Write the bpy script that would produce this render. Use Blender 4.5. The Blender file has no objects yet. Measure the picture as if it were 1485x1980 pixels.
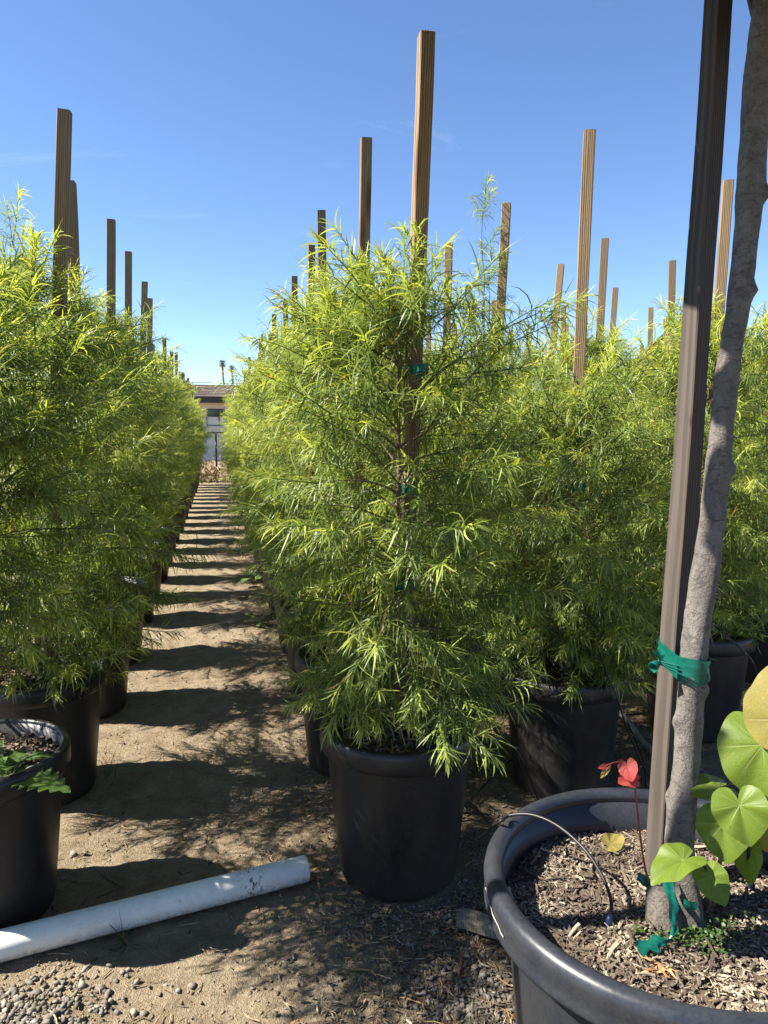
import bpy, math, random
import numpy as np
from mathutils import Vector, Matrix
R = math.radians
# ---------------------------------------------------------------- camera, sky, sun, exposure
sc = bpy.context.scene
col = sc.collection
FPX, CXP, CYP, CAMH = 1400.0, 742.5, 990.0, 1.2
PITCH = math.atan2(990 - 836, FPX)
YAW = math.atan2((742.5 - 408) * math.cos(PITCH), FPX)
cam_d = bpy.data.cameras.new('camera'); cam = bpy.data.objects.new('camera', cam_d); col.objects.link(cam)
cam.location = (0, 0, CAMH); cam.rotation_euler = (math.pi / 2 - PITCH, 0, -YAW)
cam_d.sensor_fit = 'VERTICAL'; cam_d.sensor_height = 36; cam_d.lens = 36 * FPX / 1980
cam_d.clip_start = 0.05; cam_d.clip_end = 2000
sc.camera = cam
SUN_DIR = Vector((-1.0, 0.17, 1.0)).normalized()          # towards the sun
SUN_EL = math.asin(SUN_DIR.z); SUN_AZ = math.atan2(SUN_DIR.x, SUN_DIR.y)
w = bpy.data.worlds.new('World'); sc.world = w; w.use_nodes = True
def world_nodes():
    nt = w.node_tree; n = nt.nodes; l = nt.links; n.clear()
    sky = n.new('ShaderNodeTexSky'); sky.sky_type = 'NISHITA'; sky.sun_disc = False
    sky.sun_elevation = SUN_EL; sky.sun_rotation = SUN_AZ; sky.altitude = 900; sky.air_density = 0.9; sky.dust_density = 0.0; sky.ozone_density = 3.0
    tc = n.new('ShaderNodeTexCoord'); mp = n.new('ShaderNodeMapping'); mp.inputs['Scale'].default_value = (1.3, 1.0, 7.0); mp.inputs['Rotation'].default_value = (0.25, 0.3, 0.4); mp.inputs['Location'].default_value = (4.4, 6.0, 1.5)
    l.new(tc.outputs['Generated'], mp.inputs['Vector'])
    nz = n.new('ShaderNodeTexNoise'); nz.inputs['Scale'].default_value = 2.4; nz.inputs['Detail'].default_value = 8; nz.inputs['Roughness'].default_value = 0.62; nz.inputs['Distortion'].default_value = 0.7
    l.new(mp.outputs[0], nz.inputs['Vector'])
    rp = n.new('ShaderNodeValToRGB'); rp.color_ramp.elements[0].position = 0.63; rp.color_ramp.elements[0].color = (0, 0, 0, 1); rp.color_ramp.elements[1].position = 0.95; rp.color_ramp.elements[1].color = (0.20, 0.20, 0.20, 1)
    l.new(nz.outputs['Fac'], rp.inputs[0])
    mx = n.new('ShaderNodeMix'); mx.data_type = 'RGBA'; l.new(rp.outputs[0], mx.inputs['Factor']); hs = n.new('ShaderNodeHueSaturation'); hs.inputs['Hue'].default_value = 0.503; hs.inputs['Saturation'].default_value = 1.08; l.new(sky.outputs[0], hs.inputs['Color']); l.new(hs.outputs[0], mx.inputs['A']); mx.inputs['B'].default_value = (7.0, 7.6, 8.4, 1)
    bg = n.new('ShaderNodeBackground'); bg.inputs['Strength'].default_value = 0.072; l.new(mx.outputs['Result'], bg.inputs[0])
    out = n.new('ShaderNodeOutputWorld'); l.new(bg.outputs[0], out.inputs[0])
world_nodes()
sun_d = bpy.data.lights.new('sun', 'SUN'); sun_d.energy = 5.0; sun_d.angle = R(0.53); sun_d.color = (1.0, 0.94, 0.83)
sun = bpy.data.objects.new('sun', sun_d); col.objects.link(sun); sun.rotation_euler = SUN_DIR.to_track_quat('Z', 'Y').to_euler(); sun.location = (-6, 1, 8)
vs = sc.view_settings; vs.view_transform = 'Standard'; vs.look = 'None'; vs.gamma = 1; vs.exposure = 1.72; vs.use_curve_mapping = False
sc.cycles.max_bounces = 6; sc.cycles.transmission_bounces = 4; sc.cycles.diffuse_bounces = 3; sc.cycles.glossy_bounces = 3; sc.cycles.caustics_reflective = False; sc.cycles.caustics_refractive = False

# pixel of the photograph -> point (distance comes from what the thing touches)
_f = Vector((math.sin(YAW) * math.cos(PITCH), math.cos(YAW) * math.cos(PITCH), -math.sin(PITCH)))
_r = Vector((math.cos(YAW), -math.sin(YAW), 0)); _u = _r.cross(_f)
def ray(x, y): return _f + _r * ((x - CXP) / FPX) - _u * ((y - CYP) / FPX)
def atd(x, y, d): return Vector((0, 0, CAMH)) + ray(x, y) * d
def atz(x, y, z): q = ray(x, y); return Vector((0, 0, CAMH)) + q * ((z - CAMH) / q.z)
def atY(x, y, Y): q = ray(x, y); return Vector((0, 0, CAMH)) + q * (Y / q.y)

# ---------------------------------------------------------------- helpers
rng = np.random.default_rng(11)
rnd = random.Random(5)
class MB:
    """collects vertices, faces and an optional per-vertex value 'tint'"""
    def __init__(s): s.v = []; s.f = []; s.t = []
    def add(s, vs, fs, tint=0.0):
        o = len(s.v); s.v.extend([tuple(p) for p in vs]); s.f.extend([tuple(i + o for i in f) for f in fs])
        s.t.extend(tint if isinstance(tint, (list, tuple)) else [tint] * len(vs)); return s
    def box(s, c, h, rot=None, tint=0.0):
        vs = []
        for sx in (-1, 1):
            for sy in (-1, 1):
                for sz in (-1, 1):
                    p = Vector((sx * h[0], sy * h[1], sz * h[2]))
                    if rot is not None: p = rot @ p
                    vs.append(Vector(c) + p)
        return s.add(vs, [(0, 1, 3, 2), (4, 6, 7, 5), (0, 4, 5, 1), (2, 3, 7, 6), (0, 2, 6, 4), (1, 5, 7, 3)], tint)
    def tube(s, pts, rad, n=8, cap=True, jit=0.0, tint=0.0):
        pts = [Vector(p) for p in pts]; k = len(pts)
        rad = rad if isinstance(rad, (list, tuple)) else [rad] * k
        vs = []; fs = []; a = None
        for i, p in enumerate(pts):
            t = (pts[min(i + 1, k - 1)] - pts[max(i - 1, 0)]).normalized()
            if a is None:
                a = t.orthogonal().normalized()
            a = (a - t * a.dot(t)).normalized(); b = t.cross(a)
            for j in range(n):
                g = 2 * math.pi * j / n; rr = rad[i] * (1 + jit * (rnd.random() - .5))
                vs.append(p + (a * math.cos(g) + b * math.sin(g)) * rr)
        for i in range(k - 1):
            for j in range(n):
                fs.append((i * n + j, i * n + (j + 1) % n, (i + 1) * n + (j + 1) % n, (i + 1) * n + j))
        if cap:
            fs.append(tuple(range(n))[::-1]); fs.append(tuple((k - 1) * n + j for j in range(n)))
        return s.add(vs, fs, tint)
    def lathe(s, prof, n=64, c=(0, 0, 0), closed=False):
        vs = []; fs = []; k = len(prof)
        for (r_, z_) in prof:
            for j in range(n):
                g = 2 * math.pi * j / n; vs.append((c[0] + r_ * math.cos(g), c[1] + r_ * math.sin(g), c[2] + z_))
        for i in range(k if closed else k - 1):
            i2 = (i + 1) % k
            for j in range(n):
                fs.append((i * n + j, i * n + (j + 1) % n, i2 * n + (j + 1) % n, i2 * n + j))
        return s.add(vs, fs)
    def mesh(s, name, mat, smooth=False):
        me = bpy.data.meshes.new(name); me.from_pydata(s.v, [], s.f); me.update()
        if any(s.t):
            at = me.attributes.new('tint', 'FLOAT', 'POINT'); at.data.foreach_set('value', np.array(s.t, dtype=np.float32))
        if mat: me.materials.append(mat)
        if smooth: me.polygons.foreach_set('use_smooth', [True] * len(me.polygons))
        return me
    def build(s, name, mat, parent=None, smooth=False): return ob(name, s.mesh(name, mat, smooth), parent)
def np_mesh(name, V, F, T, mat, smooth=False):
    """V (n,3), F list of (m,k) index arrays"""
    me = bpy.data.meshes.new(name); me.vertices.add(len(V)); me.vertices.foreach_set('co', np.asarray(V, np.float32).ravel())
    nl = sum(f.size for f in F); npoly = sum(len(f) for f in F)
    me.loops.add(nl); me.polygons.add(npoly)
    me.loops.foreach_set('vertex_index', np.concatenate([f.ravel() for f in F]).astype(np.int32))
    tot = np.concatenate([np.full(len(f), f.shape[1]) for f in F]); st = np.concatenate([[0], np.cumsum(tot)[:-1]])
    me.polygons.foreach_set('loop_start', st.astype(np.int32))
    if smooth: me.polygons.foreach_set('use_smooth', np.ones(npoly, bool))
    me.update(calc_edges=True)
    if T is not None:
        at = me.attributes.new('tint', 'FLOAT', 'POINT'); at.data.foreach_set('value', np.asarray(T, np.float32))
    me.materials.append(mat); return me
def ob(name, data, parent=None, loc=None, rot=None, scale=None):
    o = bpy.data.objects.new(name, data); col.objects.link(o)
    if parent is not None: o.parent = parent
    if loc is not None: o.location = loc
    if rot is not None: o.rotation_euler = rot
    if scale is not None: o.scale = (scale,) * 3 if isinstance(scale, (int, float)) else scale
    return o
def tag(o, label=None, cat=None, group=None, kind=None):
    if label: o['label'] = label
    if cat: o['category'] = cat
    if group: o['group'] = group
    if kind: o['kind'] = kind
    return o
def thing(name, loc, label, cat, group=None):
    o = ob(name, None, None, loc); o.empty_display_size = 0.1; return tag(o, label, cat, group)

# ---------------------------------------------------------------- materials
class NT:
    def __init__(s, name):
        s.m = bpy.data.materials.new(name); s.m.use_nodes = True; s.t = s.m.node_tree; s.n = s.t.nodes; s.l = s.t.links
        s.b = s.n['Principled BSDF']; s.out = s.n['Material Output']
    def new(s, ty, **kw):
        x = s.n.new('ShaderNode' + ty)
        for k, v in kw.items():
            if k[0] == '_': setattr(x, k[1:], v)
            else:
                i = x.inputs[k.replace('__', ' ')]
                if hasattr(v, 'is_output'): s.l.new(v, i)
                else: i.default_value = v
        return x
    def coord(s, kind='Object', scale=(1, 1, 1), rot=(0, 0, 0), loc=None):
        c = s.new('TexCoord'); m = s.new('Mapping', Scale=scale, Rotation=rot); s.l.new(c.outputs[kind], m.inputs['Vector'])
        if loc is not None: s.l.new(loc, m.inputs['Location'])
        return m.outputs[0]
    def noise(s, vec, sc_, det=4, rough=.55, dist=0.0):
        return s.new('TexNoise', Vector=vec, Scale=sc_, Detail=det, Roughness=rough, Distortion=dist).outputs['Fac']
    def ramp(s, fac, stops, mode='LINEAR'):
        x = s.new('ValToRGB', Fac=fac); e = x.color_ramp.elements; x.color_ramp.interpolation = mode
        while len(e) < len(stops): e.new(0.5)
        for el, (p, c) in zip(e, stops): el.position = p; el.color = (*c, 1) if len(c) == 3 else c
        return x.outputs[0]
    def mix(s, fac, a, b, bt='MIX'):
        x = s.n.new('ShaderNodeMix'); x.data_type = 'RGBA'; x.blend_type = bt
        for k, v in (('Factor', fac), ('A', a), ('B', b)):
            i = [q for q in x.inputs if q.name == k and (q.type == ('VALUE' if k == 'Factor' else 'RGBA'))][0]
            if hasattr(v, 'is_output'): s.l.new(v, i)
            else: i.default_value = v if not isinstance(v, tuple) else ((*v, 1) if len(v) == 3 else v)
        return [q for q in x.outputs if q.type == 'RGBA'][0]
    def math(s, op, a, b=0.0, clamp=False):
        x = s.n.new('ShaderNodeMath'); x.operation = op; x.use_clamp = clamp
        for i, v in enumerate((a, b)):
            if hasattr(v, 'is_output'): s.l.new(v, x.inputs[i])
            else: x.inputs[i].default_value = v
        return x.outputs[0]
    def rand(s): return s.new('ObjectInfo').outputs['Random']
    def attr(s, name='tint'): return s.new('Attribute', _attribute_name=name).outputs['Fac']
    def set(s, **kw):
        for k, v in kw.items():
            i = s.b.inputs[k.replace('__', ' ')]
            if hasattr(v, 'is_output'): s.l.new(v, i)
            else: i.default_value = (*v, 1) if isinstance(v, tuple) and len(v) == 3 else v
        return s
    def bump(s, h, strength=.3, dist=.002):
        x = s.new('Bump', Height=h, Strength=strength, Distance=dist); s.l.new(x.outputs[0], s.b.inputs['Normal']); return s

def m_leaf(name, stops, transl=.35, rough=.38, tr_gain=1.0):
    k = NT(name); t = k.math('ADD', k.attr(), k.math('MULTIPLY', k.math('SUBTRACT', k.rand(), .5), .16))
    c = k.ramp(t, stops); k.set(Base__Color=c, Roughness=rough, Specular__IOR__Level=.5)
    tr = k.new('BsdfTranslucent', Color=k.mix(1.0, c, (1.42 * tr_gain, 1.34 * tr_gain, .6 * tr_gain), 'MULTIPLY'))
    mx = k.new('MixShader', Fac=transl); k.l.new(k.b.outputs[0], mx.inputs[1]); k.l.new(tr.outputs[0], mx.inputs[2]); k.l.new(mx.outputs[0], k.out.inputs[0])
    return k.m
M = {}
M['leaf'] = m_leaf('fern_pine_leaf', [(0, (.080, .122, .034)), (.32, (.185, .250, .060)), (.6, (.35, .415, .090)), (.9, (.58, .58, .14)), (.97, (.36, .20, .075))], .44, .46)
M['weed'] = m_leaf('weed_leaf', [(0, (.035, .075, .016)), (.5, (.065, .125, .024)), (1, (.12, .20, .04))], .3, .5)
def m_dead():
    k = NT('dead_leaf'); k.set(Base__Color=k.ramp(k.math('ADD', k.attr(), k.math('MULTIPLY', k.rand(), .2)), [(0, (.20, .065, .02)), (.5, (.33, .13, .045)), (1, (.42, .27, .12))]), Roughness=.6); return k.m
M['dead'] = m_dead()
def m_plastic(name, base=(.010, .011, .0135), dust=(.085, .072, .058), amt=.55, rough=.38):
    k = NT(name); v = k.coord('Object'); r = k.rand()
    vec = k.coord('Object', (1, 1, .35), loc=k.new('CombineXYZ', X=r, Y=r, Z=r).outputs[0])
    n1 = k.noise(vec, 9, 6, .65, .3); n2 = k.noise(v, 160, 3, .6)
    f = k.math('MULTIPLY', k.math('ADD', k.math('MULTIPLY', k.math('SUBTRACT', n1, .36), 1.7), k.math('MULTIPLY', k.math('SUBTRACT', n2, .5), .9), True), amt, True)
    sep = k.new('SeparateXYZ', Vector=v).outputs['Z']
    low = k.math('MULTIPLY', k.math('SUBTRACT', .14, sep), 3.0, True)          # splashed soil near the foot
    low = k.math('MULTIPLY', low, k.math('ADD', n1, .1), True)
    c = k.mix(f, base, tuple(x * 1.0 for x in dust)); c = k.mix(low, c, dust)
    sp = k.ramp(k.noise(v, 520, 2, .5), [(.70, (0, 0, 0)), (.76, (1, 1, 1))]); c = k.mix(k.math('MULTIPLY', sp, .35), c, (.22, .20, .17))
    k.set(Base__Color=c, Roughness=k.math('ADD', rough, k.math('MULTIPLY', f, .35)), Specular__IOR__Level=.45)
    k.bump(k.noise(v, 240, 3, .6), .12, .001); return k.m
M['pot'] = m_plastic('black_nursery_plastic')
M['bigpot'] = m_plastic('black_heavy_plastic', (.016, .019, .026), (.09, .088, .086), .40, .32)
def m_wood(name, a, b, dark, weather, wamt=.35, bs=.5):
    k = NT(name); r = k.rand(); off = k.new('CombineXYZ', X=k.math('MULTIPLY', r, 7.0), Y=k.math('MULTIPLY', r, 3.0), Z=k.math('MULTIPLY', r, 11.0)).outputs[0]
    v = k.coord('Object', (1, 1, .045), loc=off)
    g = k.math('ADD', k.math('MULTIPLY', k.noise(v, 130, 5, .6, .9), .6), k.math('MULTIPLY', k.new('TexWave', Vector=k.coord('Object', (1, .6, .05), loc=off), Scale=55.0, Distortion=5.0, Detail=3.0, Detail__Scale=1.2, _wave_type='RINGS', _rings_direction='Z').outputs['Fac'], .4)); g2 = k.noise(v, 420, 3, .6)
    c = k.mix(k.ramp(g, [(.35, (0, 0, 0)), (.62, (1, 1, 1))]), a, b)
    v2 = k.coord('Object', (1, 1, .35), loc=off); w_ = k.noise(v2, 5, 5, .6)
    c = k.mix(k.math('MULTIPLY', k.ramp(w_, [(.42, (0, 0, 0)), (.7, (1, 1, 1))]), wamt), c, weather)
    c = k.mix(k.math('MULTIPLY', k.ramp(r, [(.25, (0, 0, 0)), (1, (1, 1, 1))]), .55), c, dark, 'MULTIPLY')
    vo = k.new('TexVoronoi', Vector=k.coord('Object', (14, 14, 2.2), loc=off), Scale=1.0).outputs['Distance']
    c = k.mix(k.ramp(vo, [(.13, (.9, .9, .9)), (.22, (0, 0, 0))]), c, (.10, .045, .02))
    k.set(Base__Color=c, Roughness=.75, Specular__IOR__Level=.25); k.bump(k.math('ADD', g, k.math('MULTIPLY', g2, .5)), bs, .002); return k.m
M['stake'] = m_wood('sawn_pine_stake', (.29, .205, .118), (.15, .098, .054), (.55, .47, .42), (.13, .105, .08))
M['oldstake'] = m_wood('weathered_stake', (.078, .062, .051), (.042, .033, .027), (.85, .82, .8), (.105, .091, .079), .5, 1.0)
M['board'] = m_wood('weathered_board', (.20, .17, .13), (.15, .125, .092), (.9, .9, .9), (.38, .34, .28), .5, .8)
def m_simple(name, stops, sc_=30, rough=.8, bump=.3, bd=.003, det=5, coord='Object', spec=.3, stretch=(1, 1, 1)):
    k = NT(name); v = k.coord(coord, stretch); n = k.noise(v, sc_, det, .6)
    k.set(Base__Color=k.ramp(n, stops), Roughness=rough, Specular__IOR__Level=spec)
    if bump: k.bump(k.noise(v, sc_ * 2.3, det, .6), bump, bd)
    return k.m
M['bark'] = m_simple('sapling_bark', [(.3, (.075, .055, .035)), (.7, (.16, .12, .075))], 60)
M['soil'] = m_simple('potting_soil', [(.3, (.045, .032, .022)), (.6, (.12, .085, .055)), (.75, (.20, .15, .095))], 70, .95, .9, .006)
M['hose'] = m_simple('black_hose', [(.3, (.011, .011, .012)), (.8, (.03, .028, .026))], 40, .42, .1, .001)
M['greyhose'] = m_simple('grey_hose', [(.3, (.13, .135, .15)), (.8, (.26, .27, .29))], 30, .4, .1, .001)
M['emitter'] = m_simple('emitter', [(.3, (.012, .02, .06)), (.8, (.02, .035, .09))], 40, .4, 0)
def m_tint(name, stops, rough=.85, bump=.5, spec=.2):
    k = NT(name); v = k.coord('Object'); n = k.noise(v, 90, 4, .6)
    c = k.ramp(k.math('ADD', k.attr(), k.math('MULTIPLY', k.math('SUBTRACT', k.rand(), .5), .35)), stops); c = k.mix(.55, c, k.ramp(n, [(.3, (.45, .45, .45)), (.7, (1.25, 1.25, 1.25))]), 'MULTIPLY')
    k.set(Base__Color=c, Roughness=rough, Specular__IOR__Level=spec); k.bump(n, bump, .002); return k.m
M['chip'] = m_tint('bark_chip', [(0, (.045, .034, .026)), (.4, (.115, .088, .066)), (.75, (.215, .172, .13)), (1, (.37, .305, .225))])
M['stone'] = m_tint('crushed_stone', [(0, (.10, .086, .068)), (.5, (.20, .177, .147)), (1, (.37, .34, .29))])
M['straw'] = m_tint('dry_litter', [(0, (.13, .085, .045)), (.5, (.27, .19, .105)), (1, (.42, .32, .19))])
M['drybrush'] = m_tint('dry_brush', [(0, (.22, .13, .06)), (1, (.46, .33, .19))])
def m_tape():
    k = NT('green_tape'); v = k.coord('Object', (1, 1, 3)); n = k.noise(v, 40, 4, .6)
    c = k.ramp(n, [(.3, (.004, .085, .062)), (.7, (.010, .165, .125))]); k.set(Base__Color=c, Roughness=.25)
    tr = k.new('BsdfTranslucent', Color=c); mx = k.new('MixShader', Fac=.3); k.l.new(k.b.outputs[0], mx.inputs[1]); k.l.new(tr.outputs[0], mx.inputs[2]); k.l.new(mx.outputs[0], k.out.inputs[0])
    k.bump(k.noise(v, 60, 3, .5), .25, .002); return k.m
M['tape'] = m_tape()
def m_ground():
    k = NT('sandy_dirt'); v = k.coord('Object')
    a = k.noise(v, 1.3, 5, .6); b = k.noise(v, 14, 6, .65); c_ = k.noise(v, 95, 4, .7); d = k.noise(v, 380, 3, .6)
    c = k.ramp(b, [(.28, (.222, .168, .108)), (.5, (.340, .270, .182)), (.75, (.44, .365, .258))])
    c = k.mix(k.math('MULTIPLY', k.ramp(a, [(.45, (0, 0, 0)), (.7, (1, 1, 1))]), .4), c, (.215, .155, .092))
    sx = k.new('SeparateXYZ', Vector=v).outputs['X']
    edge = k.math('ADD', k.math('MULTIPLY', k.math('SUBTRACT', sx, .14), 4.0), k.math('MULTIPLY', k.math('SUBTRACT', a, .5), 3.0), True)   # damp, mulched strip along the pots
    c = k.mix(k.math('MULTIPLY', edge, .55), c, (.16, .115, .068))
    c = k.mix(k.math('MULTIPLY', k.ramp(k.noise(v, 5.5, 5, .7), [(.56, (0, 0, 0)), (.68, (1, 1, 1))]), .35), c, (.19, .18, .075))
    c = k.mix(.55, c, k.ramp(c_, [(.3, (.55, .53, .5)), (.7, (1.25, 1.25, 1.25))]), 'MULTIPLY')
    c = k.mix(k.ramp(d, [(.68, (0, 0, 0)), (.75, (.6, .6, .6))]), c, (.5, .45, .38))
    k.set(Base__Color=c, Roughness=.95, Specular__IOR__Level=.15)
    h = k.math('ADD', k.math('MULTIPLY', b, 1.6), k.math('ADD', c_, k.math('MULTIPLY', d, .5))); k.bump(h, 1.0, .014); return k.m
M['ground'] = m_ground()
def m_pvc():
    k = NT('white_pvc'); v = k.coord('Object'); vs_ = k.coord('Object', (.25, 1, 1)); n = k.noise(v, 22, 6, .7); s = k.noise(vs_, 90, 5, .7)
    c = k.mix(k.ramp(n, [(.5, (0, 0, 0)), (.8, (.55, .55, .55))]), (.78, .78, .76), (.50, .46, .40))
    c = k.mix(k.ramp(s, [(.60, (0, 0, 0)), (.70, (.8, .8, .8))]), c, (.42, .37, .31))
    z = k.new('SeparateXYZ', Vector=v).outputs['Z']; low = k.math('MULTIPLY', k.math('SUBTRACT', .004, z), 26, True)
    c = k.mix(k.math('MULTIPLY', low, k.ramp(k.noise(v, 70, 5, .7), [(.4, (0, 0, 0)), (.62, (1, 1, 1))])), c, (.17, .125, .085))
    x = k.new('SeparateXYZ', Vector=v).outputs['X']
    band = k.math('SUBTRACT', 1.0, k.math('MULTIPLY', k.math('ABSOLUTE', k.math('ADD', x, .155)), 24), True)
    marks = k.math('MULTIPLY', band, k.ramp(k.noise(k.coord('Object', (1, 1, .6)), 85, 5, .75), [(.53, (0, 0, 0)), (.58, (1, 1, 1))]))
    c = k.mix(marks, c, (.02, .02, .022))
    k.set(Base__Color=c, Roughness=.38, Specular__IOR__Level=.4); return k.m
M['pvc'] = m_pvc()
def m_trunk():
    k = NT('redbud_bark'); v = k.coord('Object', (1, 1, .4)); v1 = k.coord('Object')
    n = k.noise(v, 30, 7, .7, .15); f = k.noise(v1, 230, 4, .65)
    c = k.ramp(n, [(.25, (.085, .074, .066)), (.5, (.13, .116, .104)), (.75, (.19, .172, .155))])
    le = k.ramp(k.new('TexVoronoi', Vector=k.coord('Object', (1, 1, .55)), Scale=75.0).outputs['Distance'], [(.12, (1, 1, 1)), (.22, (0, 0, 0))])
    c = k.mix(k.math('MULTIPLY', le, k.ramp(k.noise(v1, 12, 3, .5), [(.5, (0, 0, 0)), (.62, (.8, .8, .8))])), c, (.07, .055, .045))
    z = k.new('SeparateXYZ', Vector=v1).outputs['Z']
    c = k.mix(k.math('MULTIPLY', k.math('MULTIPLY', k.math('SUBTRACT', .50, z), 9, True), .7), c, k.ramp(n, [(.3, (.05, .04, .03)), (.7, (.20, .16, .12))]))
    k.set(Base__Color=c, Roughness=.8, Specular__IOR__Level=.25); cr = k.ramp(k.noise(k.coord('Object', (1, 1, 1.6)), 55, 6, .78, .8), [(.36, (0, 0, 0)), (.46, (1, 1, 1))]); c = k.mix(.10, c, cr, 'MULTIPLY'); k.set(Base__Color=c); k.bump(k.math('ADD', k.math('ADD', n, k.math('MULTIPLY', f, .9)), k.math('MULTIPLY', cr, .35)), .9, .004); return k.m
M['redbud_bark'] = m_trunk()
def m_heart(name, base, vein, tr):
    k = NT(name); v = k.coord('Object'); n = k.noise(v, 45, 5, .6); n2 = k.noise(v, 5, 3, .5)
    c = k.ramp(n, [(.3, tuple(x * .75 for x in base)), (.7, tuple(x * 1.2 for x in base))])
    c = k.mix(k.ramp(n2, [(.45, (0, 0, 0)), (.75, (.35, .35, .35))]), c, (base[0] * 1.4, base[1] * 1.05, base[2] * .8))
    ve = k.new('TexVoronoi', Vector=v, Scale=26.0, _feature='DISTANCE_TO_EDGE').outputs['Distance']; c = k.mix(k.ramp(ve, [(.0, (.30, .30, .30)), (.05, (0, 0, 0))]), c, vein); c = k.mix(k.math('MULTIPLY', k.attr(), .9), c, vein)
    k.set(Base__Color=c, Roughness=.42, Specular__IOR__Level=.35)
    t = k.new('BsdfTranslucent', Color=k.mix(1, c, tr, 'MULTIPLY')); mx = k.new('MixShader', Fac=.45)
    k.l.new(k.b.outputs[0], mx.inputs[1]); k.l.new(t.outputs[0], mx.inputs[2]); k.l.new(mx.outputs[0], k.out.inputs[0])
    k.bump(k.math('ADD', k.math('MULTIPLY', k.attr(), -1.0), k.math('MULTIPLY', n, .4)), .5, .0015); return k.m
M['heart'] = m_heart('redbud_leaf', (.14, .215, .026), (.27, .33, .10), (1.3, 1.2, .5))
M['heart_yellow'] = m_heart('yellowing_leaf', (.30, .26, .065), (.36, .34, .14), (1.2, 1.1, .6))
M['heart_red'] = m_heart('red_new_leaf', (.42, .07, .06), (.5, .18, .14), (1.3, .9, .8))
M['red_stem'] = m_simple('red_stem', [(.3, (.19, .03, .03)), (.8, (.32, .07, .06))], 40, .5, .1)
M['green_stem'] = m_simple('brown_shoot', [(.3, (.15, .085, .04)), (.8, (.28, .17, .08))], 40, .55, .1)
M['stucco'] = m_simple('stucco', [(.3, (.52, .50, .47)), (.8, (.62, .60, .57))], 12, .9, .3)
M['cream'] = m_simple('cream_paint', [(.3, (.62, .56, .44)), (.8, (.70, .64, .52))], 12, .8, .1)
M['fascia'] = m_simple('dark_fascia', [(.3, (.03, .026, .024)), (.8, (.05, .044, .04))], 10, .6, .1)
M['shingle'] = m_tint('brown_shingle', [(0, (.075, .055, .044)), (.5, (.115, .086, .07)), (1, (.165, .13, .108))], .9, .5)
M['metal_dark'] = m_simple('dark_pipe', [(.3, (.02, .02, .022)), (.8, (.045, .045, .048))], 30, .45, .1)
M['wire'] = m_simple('galvanised_wire', [(.3, (.10, .105, .115)), (.8, (.18, .185, .2))], 20, .45, 0)
k = NT('window_glass'); k.set(Base__Color=(.015, .018, .022), Roughness=.06, Specular__IOR__Level=.6); M['glass'] = k.m
M['blind'] = m_simple('pale_blind', [(.3, (.55, .55, .56)), (.8, (.62, .62, .63))], 8, .7, 0)
M['palm_trunk'] = m_simple('palm_trunk', [(.3, (.10, .08, .06)), (.8, (.17, .14, .10))], 6, .9, .4, .02)
M['palm_leaf'] = m_leaf('palm_frond', [(0, (.028, .05, .016)), (1, (.075, .11, .03))], .2, .5)
M['perlite'] = m_tint('perlite', [(0, (.45, .42, .37)), (1, (.7, .67, .6))])

# ---------------------------------------------------------------- the ground
POTS = []          # (x, y, base radius) for keeping litter out of pots
def build_ground():
    xs = np.unique(np.round(np.concatenate([np.arange(-.95, 1.7, .016), np.arange(-4, 6, .2), [-300, -120, -50, -25, -12, -7, 9, 14, 25, 50, 120, 300]]), 4))
    ys = np.unique(np.round(np.concatenate([np.arange(1.1, 3.4, .016), np.arange(3.4, 7, .04), np.arange(7, 20, .25), np.arange(-2, 1.1, .2), [-120, -40, -15, -6, 22, 25, 30, 40, 60, 100, 200, 600]]), 4))
    X, Y = np.meshgrid(xs, ys); Z = np.zeros_like(X); g = np.random.default_rng(3)
    for s, a in ((.9, .010), (2.3, .007), (6, .0045), (17, .0028), (43, .0016), (95, .0012)):
        for _ in range(5):
            th = g.uniform(0, 6.28); ph = g.uniform(0, 6.28); ss = s * g.uniform(.7, 1.4) * 2
            Z += a * .45 * np.sin((X * math.cos(th) + Y * math.sin(th)) * ss + ph + .8 * np.sin(Y * ss * .4 + ph))
    fade = np.clip(1 - (np.hypot(X - .3, Y - 4) - 4) / 6, 0.0, 1); Z = (Z - .006) * fade - .002 * (1 - fade)
    V = np.stack([X.ravel(), Y.ravel(), Z.ravel()], 1); nx = len(xs); ny = len(ys)
    i = np.arange(nx * ny).reshape(ny, nx); F = np.stack([i[:-1, :-1], i[:-1, 1:], i[1:, 1:], i[1:, :-1]], -1).reshape(-1, 4)
    o = ob('ground', np_mesh('ground', V, [F], None, M['ground'], True)); tag(o, kind='structure')
    def hz(x, y):
        a = min(max(np.searchsorted(xs, x), 1), nx - 1); b = min(max(np.searchsorted(ys, y), 1), ny - 1); return float(Z[b, a])
    return hz
gz = build_ground()

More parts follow.
